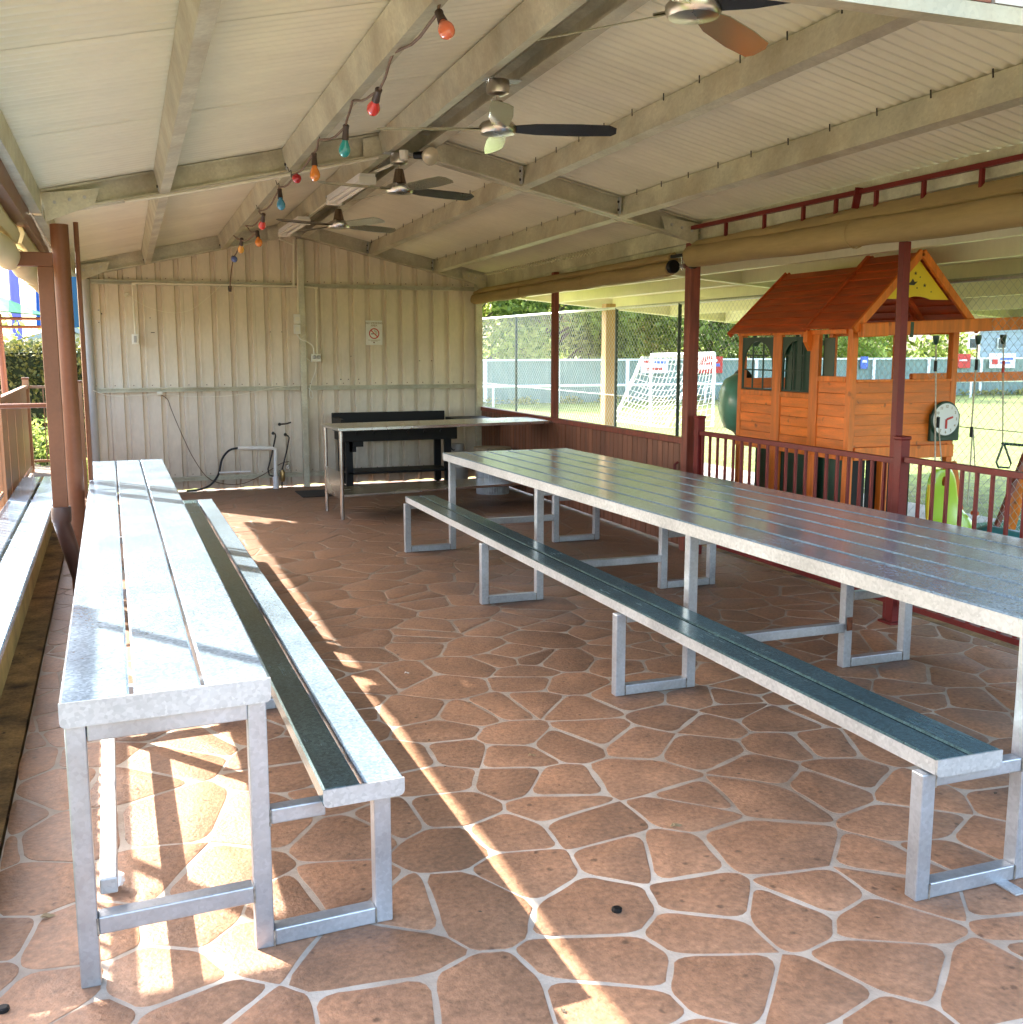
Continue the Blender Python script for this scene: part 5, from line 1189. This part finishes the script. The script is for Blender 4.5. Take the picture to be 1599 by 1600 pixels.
ff = thing('boundary_fence', 'long pale green metal fence across the far side of the field', 'fence', (18, 30, 0))
FA = Vector((6.0, 31.5, GZ)); FB = Vector((38, 31.5, GZ)); n = 13
for i in range(n):
    a = FA.lerp(FB, i / n); b = FA.lerp(FB, (i + 1) / n)
    m_ = MB(); vs = []; k_ = 22
    for q in range(k_ + 1):
        p = a.lerp(b, q / k_); o_ = .02 if q % 2 else -.02
        for z in (GZ, 1.28): vs += [(p.x, p.y + o_, z), (p.x, p.y + o_ + .01, z)]
    f_ = []
    for q in range(k_): c4 = q * 4; f_ += [(c4, c4 + 4, c4 + 6, c4 + 2), (c4 + 1, c4 + 3, c4 + 7, c4 + 5), (c4 + 2, c4 + 6, c4 + 7, c4 + 3)]
    m_.add(vs, f_); m_.build('fence_sheet', M['farfence'], ff)
    m_ = MB(); m_.box(a.x - .06, a.x + .06, a.y - .06, a.y - .025, GZ, 1.33); m_.build('post', M['white'], ff)
    m_ = MB(); m_.box(a.x, b.x, a.y - .05, a.y - .02, 1.27, 1.33); m_.build('top_rail', M['white'], ff)
lr = thing('low_rail', 'low white rail in front of the far fence', 'rail', (18, 29.5, 0))
m_ = MB(); m_.tube([(6, 29.8, .55), (38, 29.8, .50)], .04, 8); m_.build('rail', M['white'], lr, smooth=True)
for i in range(9):
    m_ = MB(); m_.tube([(7 + 3.6 * i, 29.8, GZ), (7 + 3.6 * i, 29.8, .53)], .035, 8); m_.build('post', M['white'], lr, smooth=True)
def banner(x0, y0, x1, y1, parts_, lb, base):
    a = atY(x0, y0, 31.4); b = atY(x1, y1, 31.4); t = thing('banner', lb, 'banner', ((a.x + b.x) / 2, 31.4, b.z), None)
    m_ = MB(); m_.box(a.x, b.x, 31.40, 31.43, b.z, a.z); m_.build('cloth', M[base], t)
    for (u0, v0, u1, v1, mt) in parts_:
        m_ = MB(); m_.box(a.x + (b.x - a.x) * u0, a.x + (b.x - a.x) * u1, 31.388, 31.40, a.z + (b.z - a.z) * v1, a.z + (b.z - a.z) * v0); m_.build('print', M[mt], t)
banner(1002, 561, 1044, 583, ((.1, .1, .4, .3, 'red'), (.5, .15, .9, .35, 'blueprint'), (.2, .6, .8, .8, 'red')), 'pale blue and white banner with red print behind the goal net', 'white')
banner(1086, 557, 1129, 583, ((.45, .18, .8, .32, 'white'), (.05, .5, .6, .72, 'white'), (.65, .42, .9, .6, 'blueprint')), 'red banner with white print behind the right goal post', 'red')
banner(1498, 553, 1516, 575, ((.1, .4, .7, .5, 'white'),), 'small red banner seen just right of the fort', 'red')
banner(1548, 552, 1586, 575, ((.08, .4, .3, .75, 'red'), (.4, .3, .9, .45, 'blueprint'), (.4, .6, .8, .7, 'blueprint')), 'white banner with a red badge at far right', 'white')
banner(1346, 557, 1356, 576, ((.2, .3, .8, .5, 'white'),), 'narrow blue banner seen through the fort opening', 'blueprint')
hs = thing('weatherboard_house', 'pale blue weatherboard house with grey hip roof beyond the far fence', 'house', (36, 36, 0))
hl = atY(1512, 500, 37).x
for i in range(12):
    z = GZ + i * .27; m_ = MB(); m_.prism([(hl + .8, 37 - .02, z), (hl + 14, 37 - .02, z), (hl + 14, 37.02, z + .27), (hl + .8, 37.02, z + .27)], (0, .1, 0)); m_.build('weatherboard', M['housewall'], hs)
m_ = MB(); m_.add([(hl, 36.4, 3.0), (hl + 15, 36.4, 3.0), (hl + 15, 46, 3.0), (hl, 46, 3.0), (hl + 4.2, 41, 5.2), (hl + 11, 41, 5.2), (hl, 36.4, 2.85), (hl + 15, 36.4, 2.85), (hl + 15, 46, 2.85), (hl, 46, 2.85)], [(0, 1, 5, 4), (1, 2, 5), (2, 3, 4, 5), (3, 0, 4), (6, 9, 8, 7), (0, 6, 7, 1), (0, 3, 9, 6), (1, 7, 8, 2)]); m_.build('roof', M['houseroof'], hs)
for px in (1515, 1560):
    a = atY(px, 528, 36.9); b = atY(px + 12, 545, 36.9); m_ = MB(); m_.box(a.x, b.x, 36.9, 36.96, b.z, a.z); wn = m_.build('window', M['white'], hs)
    m_ = MB(); m_.box(a.x + .04, b.x - .04, 36.88, 36.9, b.z + .04, a.z - .04); m_.build('pane', M['glassdark'], wn)

def leaves(mb, c, rad, n, size, rr, shell=.45):
    for _ in range(n):
        while True:
            d = Vector((rr.uniform(-1, 1), rr.uniform(-1, 1), rr.uniform(-1, 1)))
            if .05 < d.length < 1: break
        d = d.normalized() * (shell + (1 - shell) * rr.random()) if rr.random() < .8 else d
        p = Vector(c) + Vector((d.x * rad[0], d.y * rad[1], d.z * rad[2]))
        s = size * rr.uniform(.5, 1.3); u = Vector((rr.gauss(0, 1), rr.gauss(0, 1), rr.gauss(0, 1))).normalized(); v = u.cross(Vector((rr.gauss(0, 1), rr.gauss(0, 1), rr.gauss(0, 1)))).normalized()
        mb.add([p - u * s, p + v * s * .45, p + u * s, p - v * s * .45], [(0, 1, 2, 3)])
def tree(label, x, y, h, r, mat, seed, n=2600, group='trees beyond the field', size=.125, trunk=.16, low=.25):
    rr = random.Random(seed); t = thing('tree', label, 'tree', (x, y, GZ), group)
    tips = []
    base = Vector((x, y, GZ)); top = Vector((x + rr.uniform(-.3, .3), y, h * .72))
    m_ = MB(); m_.tube([base, base.lerp(top, .5) + Vector((rr.uniform(-.2, .2), 0, 0)), top], [trunk, trunk * .7, trunk * .25], 8); tk = m_.build('trunk', M['bark'], t, smooth=True)
    m_ = MB()
    cl = []
    for i in range(15):
        f = rr.uniform(low, .95); a = rr.uniform(0, 6.28); st_ = base.lerp(top, min(.95, f)); e = Vector((x + math.cos(a) * r * rr.uniform(.35, .85), y + math.sin(a) * r * rr.uniform(.35, .85), GZ + h * (f * .8 + .15) + rr.uniform(-.2, .4)))
        m_.tube([st_, st_.lerp(e, .5) + Vector((0, 0, .15)), e], [trunk * .3, trunk * .2, trunk * .08], 5); cl.append(e)
    m_.build('limbs', M['bark'], t)
    m_ = MB()
    cl.append(Vector((x, y, h * .9)))
    for c in cl: leaves(m_, c, (r * rr.uniform(.28, .45), r * rr.uniform(.28, .45), h * rr.uniform(.10, .17)), n // len(cl), size, rr)
    m_.build('crown', mat, t, kind='stuff', double=True)
specs = [(9.0, 35, 6.5, 2.6, 'leaf1', 'dense green tree at the left edge of the mesh window'), (12.2, 37, 7.2, 3.0, 'leaf2', 'bright yellow green tree behind the mesh window mullion'), (15.2, 36, 6.8, 2.8, 'leaf1', 'dark leafy tree between the timber post and the goal'),
         (18.2, 38, 7.0, 3.1, 'leaf3', 'olive toned tree above the soccer goal'), (21.5, 36, 6.6, 3.0, 'leaf1', 'green tree behind the red timber post'), (24.5, 37.5, 6.5, 2.9, 'leaf3', 'golden olive tree just left of the fort roof'),
         (28.2, 38, 5.2, 2.6, 'leaf2', 'low bright tree seen through the fort windows'), (10.5, 41, 8.5, 3.4, 'leaf3', 'taller olive tree farther back behind the mesh window'), (16.8, 43, 8.8, 3.6, 'leaf2', 'tall pale tree farthest back above the goal'), (22.8, 43, 8.0, 3.5, 'leaf1', 'tall dark tree farthest back near the fort')]
for i, (x, y, h, r, mt, lb) in enumerate(specs): tree(lb, x, y, h, r * 1.25, M[mt], 20 + i, 11000, low=.12)
rr = random.Random(99); m_ = MB()
for i in range(95):
    xx = rr.uniform(2, 62); leaves(m_, (xx, 48 + rr.uniform(-2, 4), rr.uniform(.6, 6.8)), (2.1, 1.2, 1.2), 230, .21, rr, .5)
m_.build('distant_woodland', M['leaf1'], kind='stuff', double=True)
m_ = MB()
for i in range(90):
    xx = rr.uniform(2, 62); leaves(m_, (xx, 45 + rr.uniform(-1, 3), rr.uniform(1.2, 6.8)), (1.6, 1.2, .9), 300, .19, rr, .4)
m_.build('distant_woodland', M['leaf2'], kind='stuff', double=True)
# scrub along the bottom of the far fence
rr = random.Random(77); m_ = MB()
for i in range(60): leaves(m_, (rr.uniform(7, 36), 31.0 + rr.uniform(-.2, .2), .02), (.5, .25, .18), 34, .07, rr, .2)
m_.build('ground_cover', M['leaf3'], kind='stuff', double=True)

# ---- left background
def hedge():
    rr = random.Random(5); t = thing('hedge', 'clipped square hedge with golden tips behind the left railing', 'hedge', (-.9, 16, GZ))
    m_ = MB(); m_.box(-1.42, .6, 15.6, 17.0, GZ, 1.60); m_.build('hedge_core', mk('hedge_core', (.018, .028, .008), .9), t)
    m_ = MB()
    for _ in range(9000):
        f = rr.random()
        if f < .55: p = Vector((rr.uniform(-1.5, .7), 15.55 + rr.gauss(0, .05), rr.uniform(GZ, 1.72)))
        elif f < .8: p = Vector((rr.uniform(-1.5, .7), rr.uniform(15.5, 17.1), 1.68 + rr.gauss(0, .05)))
        else: p = Vector((-1.48 + rr.gauss(0, .05), rr.uniform(15.5, 17.1), rr.uniform(GZ, 1.7)))
        s = rr.uniform(.02, .045); u = Vector((rr.gauss(0, 1), rr.gauss(0, 1), rr.gauss(0, 1))).normalized(); v = u.cross(Vector((rr.gauss(0, 1), rr.gauss(0, 1), rr.gauss(0, 1)))).normalized()
        m_.add([p - u * s, p + v * s * .6, p + u * s, p - v * s * .6], [(0, 1, 2, 3)])
    m_.build('hedge_leaves', M['hedgeleaf'], t, kind='stuff', double=True)
hedge()
def shrub(x, y, z, r, h, n, seed, mat, label):
    rr = random.Random(seed); t = thing('shrub', label, 'shrub', (x, y, z), 'shrubs behind the left railing'); m_ = MB()
    for k in range(7):
        a = rr.uniform(0, 6.28); m_.tube([(x, y, z), (x + math.cos(a) * r * .5, y + math.sin(a) * r * .5, z + h * .8)], [.008, .003], 4)
    m_.build('stems', M['bark'], t)
    m_ = MB(); leaves(m_, (x, y, z + h * .55), (r, r, h * .5), n, .045, rr, .3); m_.build('foliage', mat, t, kind='stuff', double=True)
shrub(-.75, 13.7, .1, .42, .75, 900, 1, M['leaf1'], 'dark leafy shrub low behind the corner of the left railing')
shrub(-.38, 13.3, .0, .22, .42, 420, 2, M['leaf2'], 'small bright shrub beside the foot of the end wall')
shrub(-1.25, 14.0, .1, .4, .6, 700, 3, M['leaf3'], 'olive shrub behind the brown panel fence')
m_ = MB(); m_.box(-4.2, 1.2, 14.7, 15.5, GZ, -.02); gb2 = m_.build('garden_bed', M['grass']); gb2['kind'] = 'structure'
# blue shade sails, purple post, mint canopy, house, wall, trees
def flat(name, label, cat, pts, th, mat):
    m_ = MB(); P = [Vector(p) for p in pts]; n_ = (P[1] - P[0]).cross(P[2] - P[0]).normalized() * th; m_.prism(P, n_); return tag(m_.build(name, mat), label, cat)
flat('shade_sail', 'bright blue shade sail hanging beside the left edge of the end wall', 'shade sail', [atY(92, 432, 22), atY(150, 425, 22), atY(150, 512, 24), atY(112, 512, 24)], .02, M['blueSail'])
flat('shade_sail', 'blue shade sail with a pointed corner right of the violet pole', 'shade sail', [atY(52, 420, 26), atY(100, 395, 26), atY(104, 522, 27), atY(57, 508, 27), atY(56, 445, 26.5), atY(36, 424, 26)], .02, M['blueSail'])
pp_ = MB(); a = atY(29, 545, 24); b = atY(26, 330, 24); pp_.tube([(a.x, 24, GZ), (a.x, 24, b.z)], .10, 14); tag(pp_.build('sail_pole', M['purple'], smooth=True), 'tall violet pole holding the blue shade sails', 'pole')
cnp = thing('mint_canopy', 'mint and white striped canopy on rails at the far left edge', 'canopy', (-2, 15.5, 1.8))
for k in range(7):
    f0, f1 = k / 7, (k + 1) / 7
    p = [atY(-60 + 130 * f0, 440 + 52 * f0, 14.5), atY(-60 + 130 * f1, 440 + 52 * f1, 14.5), atY(-60 + 130 * f1, 482 + 12 * f1, 12.9), atY(-60 + 130 * f0, 482 + 12 * f0, 12.9)]
    m_ = MB(); m_.prism(p, (0, 0, .012)); m_.build('canopy_panel', M['mintcloth'] if k % 2 else M['mintplain'], cnp)
for (y_, z_) in ((13.5, 497), (13.5, 510)):
    m_ = MB(); m_.tube([atY(-60, z_, y_), atY(72, z_ + 1, y_)], .018, 8); m_.build('rail', M['terracotta'], cnp, smooth=True)
q = atY(8, 560, 13.6); m_ = MB(); m_.tube([(q.x, 13.6, GZ), (q.x - .04, 13.6, atY(6, 490, 13.6).z)], .035, 10); m_.build('post', M['terracotta'], cnp, smooth=True)
ow = thing('garden_wall', 'ochre garden wall at the far left edge behind the canopy post', 'wall', (-3, 17.5, 0)); a = atY(33, 549, 17.6)
m_ = MB(); m_.box(a.x - 5, a.x, 17.6, 17.8, GZ, a.z); m_.build('wall', M['ochrewall'], ow)
m_ = MB(); m_.box(a.x - 5, a.x + .03, 17.57, 17.83, a.z, a.z + .05); m_.build('coping', M['ochrewall'], ow)
wh = thing('white_cottage', 'white cottage with a pale low gable roof behind the hedge', 'house', (-1, 34, 0))
a = atY(44, 526, 34); b = atY(108, 507, 34); c = atY(175, 530, 34)
m_ = MB(); m_.box(a.x + .3, c.x - .3, 34, 40, GZ, a.z - .02); m_.build('wall', M['white'], wh)
m_ = MB(); m_.prism([(a.x, 33.7, a.z), (b.x, 33.7, b.z), (c.x, 33.7, c.z - .1), (c.x, 33.7, c.z - .25), (b.x, 33.7, b.z - .15), (a.x, 33.7, a.z - .15)], (0, 7, 0)); m_.build('roof', M['houseroof'], wh)
for k in range(3):
    p = atY(118 + 5 * k, 521, 33.95); m_ = MB(); m_.box(p.x - .04, p.x + .04, 33.9, 33.98, p.z - .35, p.z + .0); m_.build('vent', M['greypvc'], wh)
tree('bright yellow green tree behind the canopy at far left', -2.9, 21.5, 2.5, 1.3, M['leaf2'], 60, 1800, 'trees at the far left', .09, .08, .3)
tree('leafy green tree at the far left edge behind the ochre wall', -4.3, 24, 3.2, 1.6, M['leaf1'], 61, 1800, 'trees at the far left', .10, .09, .3)
tree('pale tree above the cottage roof behind the round brown post', -.4, 40, 3.6, 2.0, M['leaf2'], 62, 1200, 'trees at the far left', .14, .1, .3)

# ---- unseen slatted frame and poles added outside the left side to cast bars of shade
pg = thing('shade_caster', 'brown slatted frame added out of view at the left to cast shade', 'shade_caster', (-1.6, 4, 0))
for (x, y) in ((-2.6, 4.95), (-1.23, 2.0), (-2.6, 2.0)):
    m_ = MB(); m_.box(x - .045, x + .045, y - .045, y + .045, .3, 2.15); m_.build('post', M['brownpaint'], pg)
for y in (1.9, 2.3, 2.75, 3.2, 3.6, 4.05, 4.45, 4.92):
    m_ = MB(); m_.box(-2.8, -1.29, y - .13, y + .15, 2.15, 2.19); m_.build('slat', M['brownpaint'], pg)
m_ = MB(); m_.box(-1.27, -1.19, 1.8, 5.3, 2.10, 2.19); m_.build('beam', M['brownpaint'], pg)
for (x, y, lb) in ((-1.35, 5.32, 'slim brown pole added out of view past the left railing to cast shade, nearer'), (-1.35, 9.15, 'slim brown pole added out of view past the left railing to cast shade, farther back')):
    m_ = MB(); m_.tube([(x, y, .3), (x, y, 3.0)], .03, 10); tag(m_.build('shadow_pole', M['brownpaint'], smooth=True), lb, 'pole')
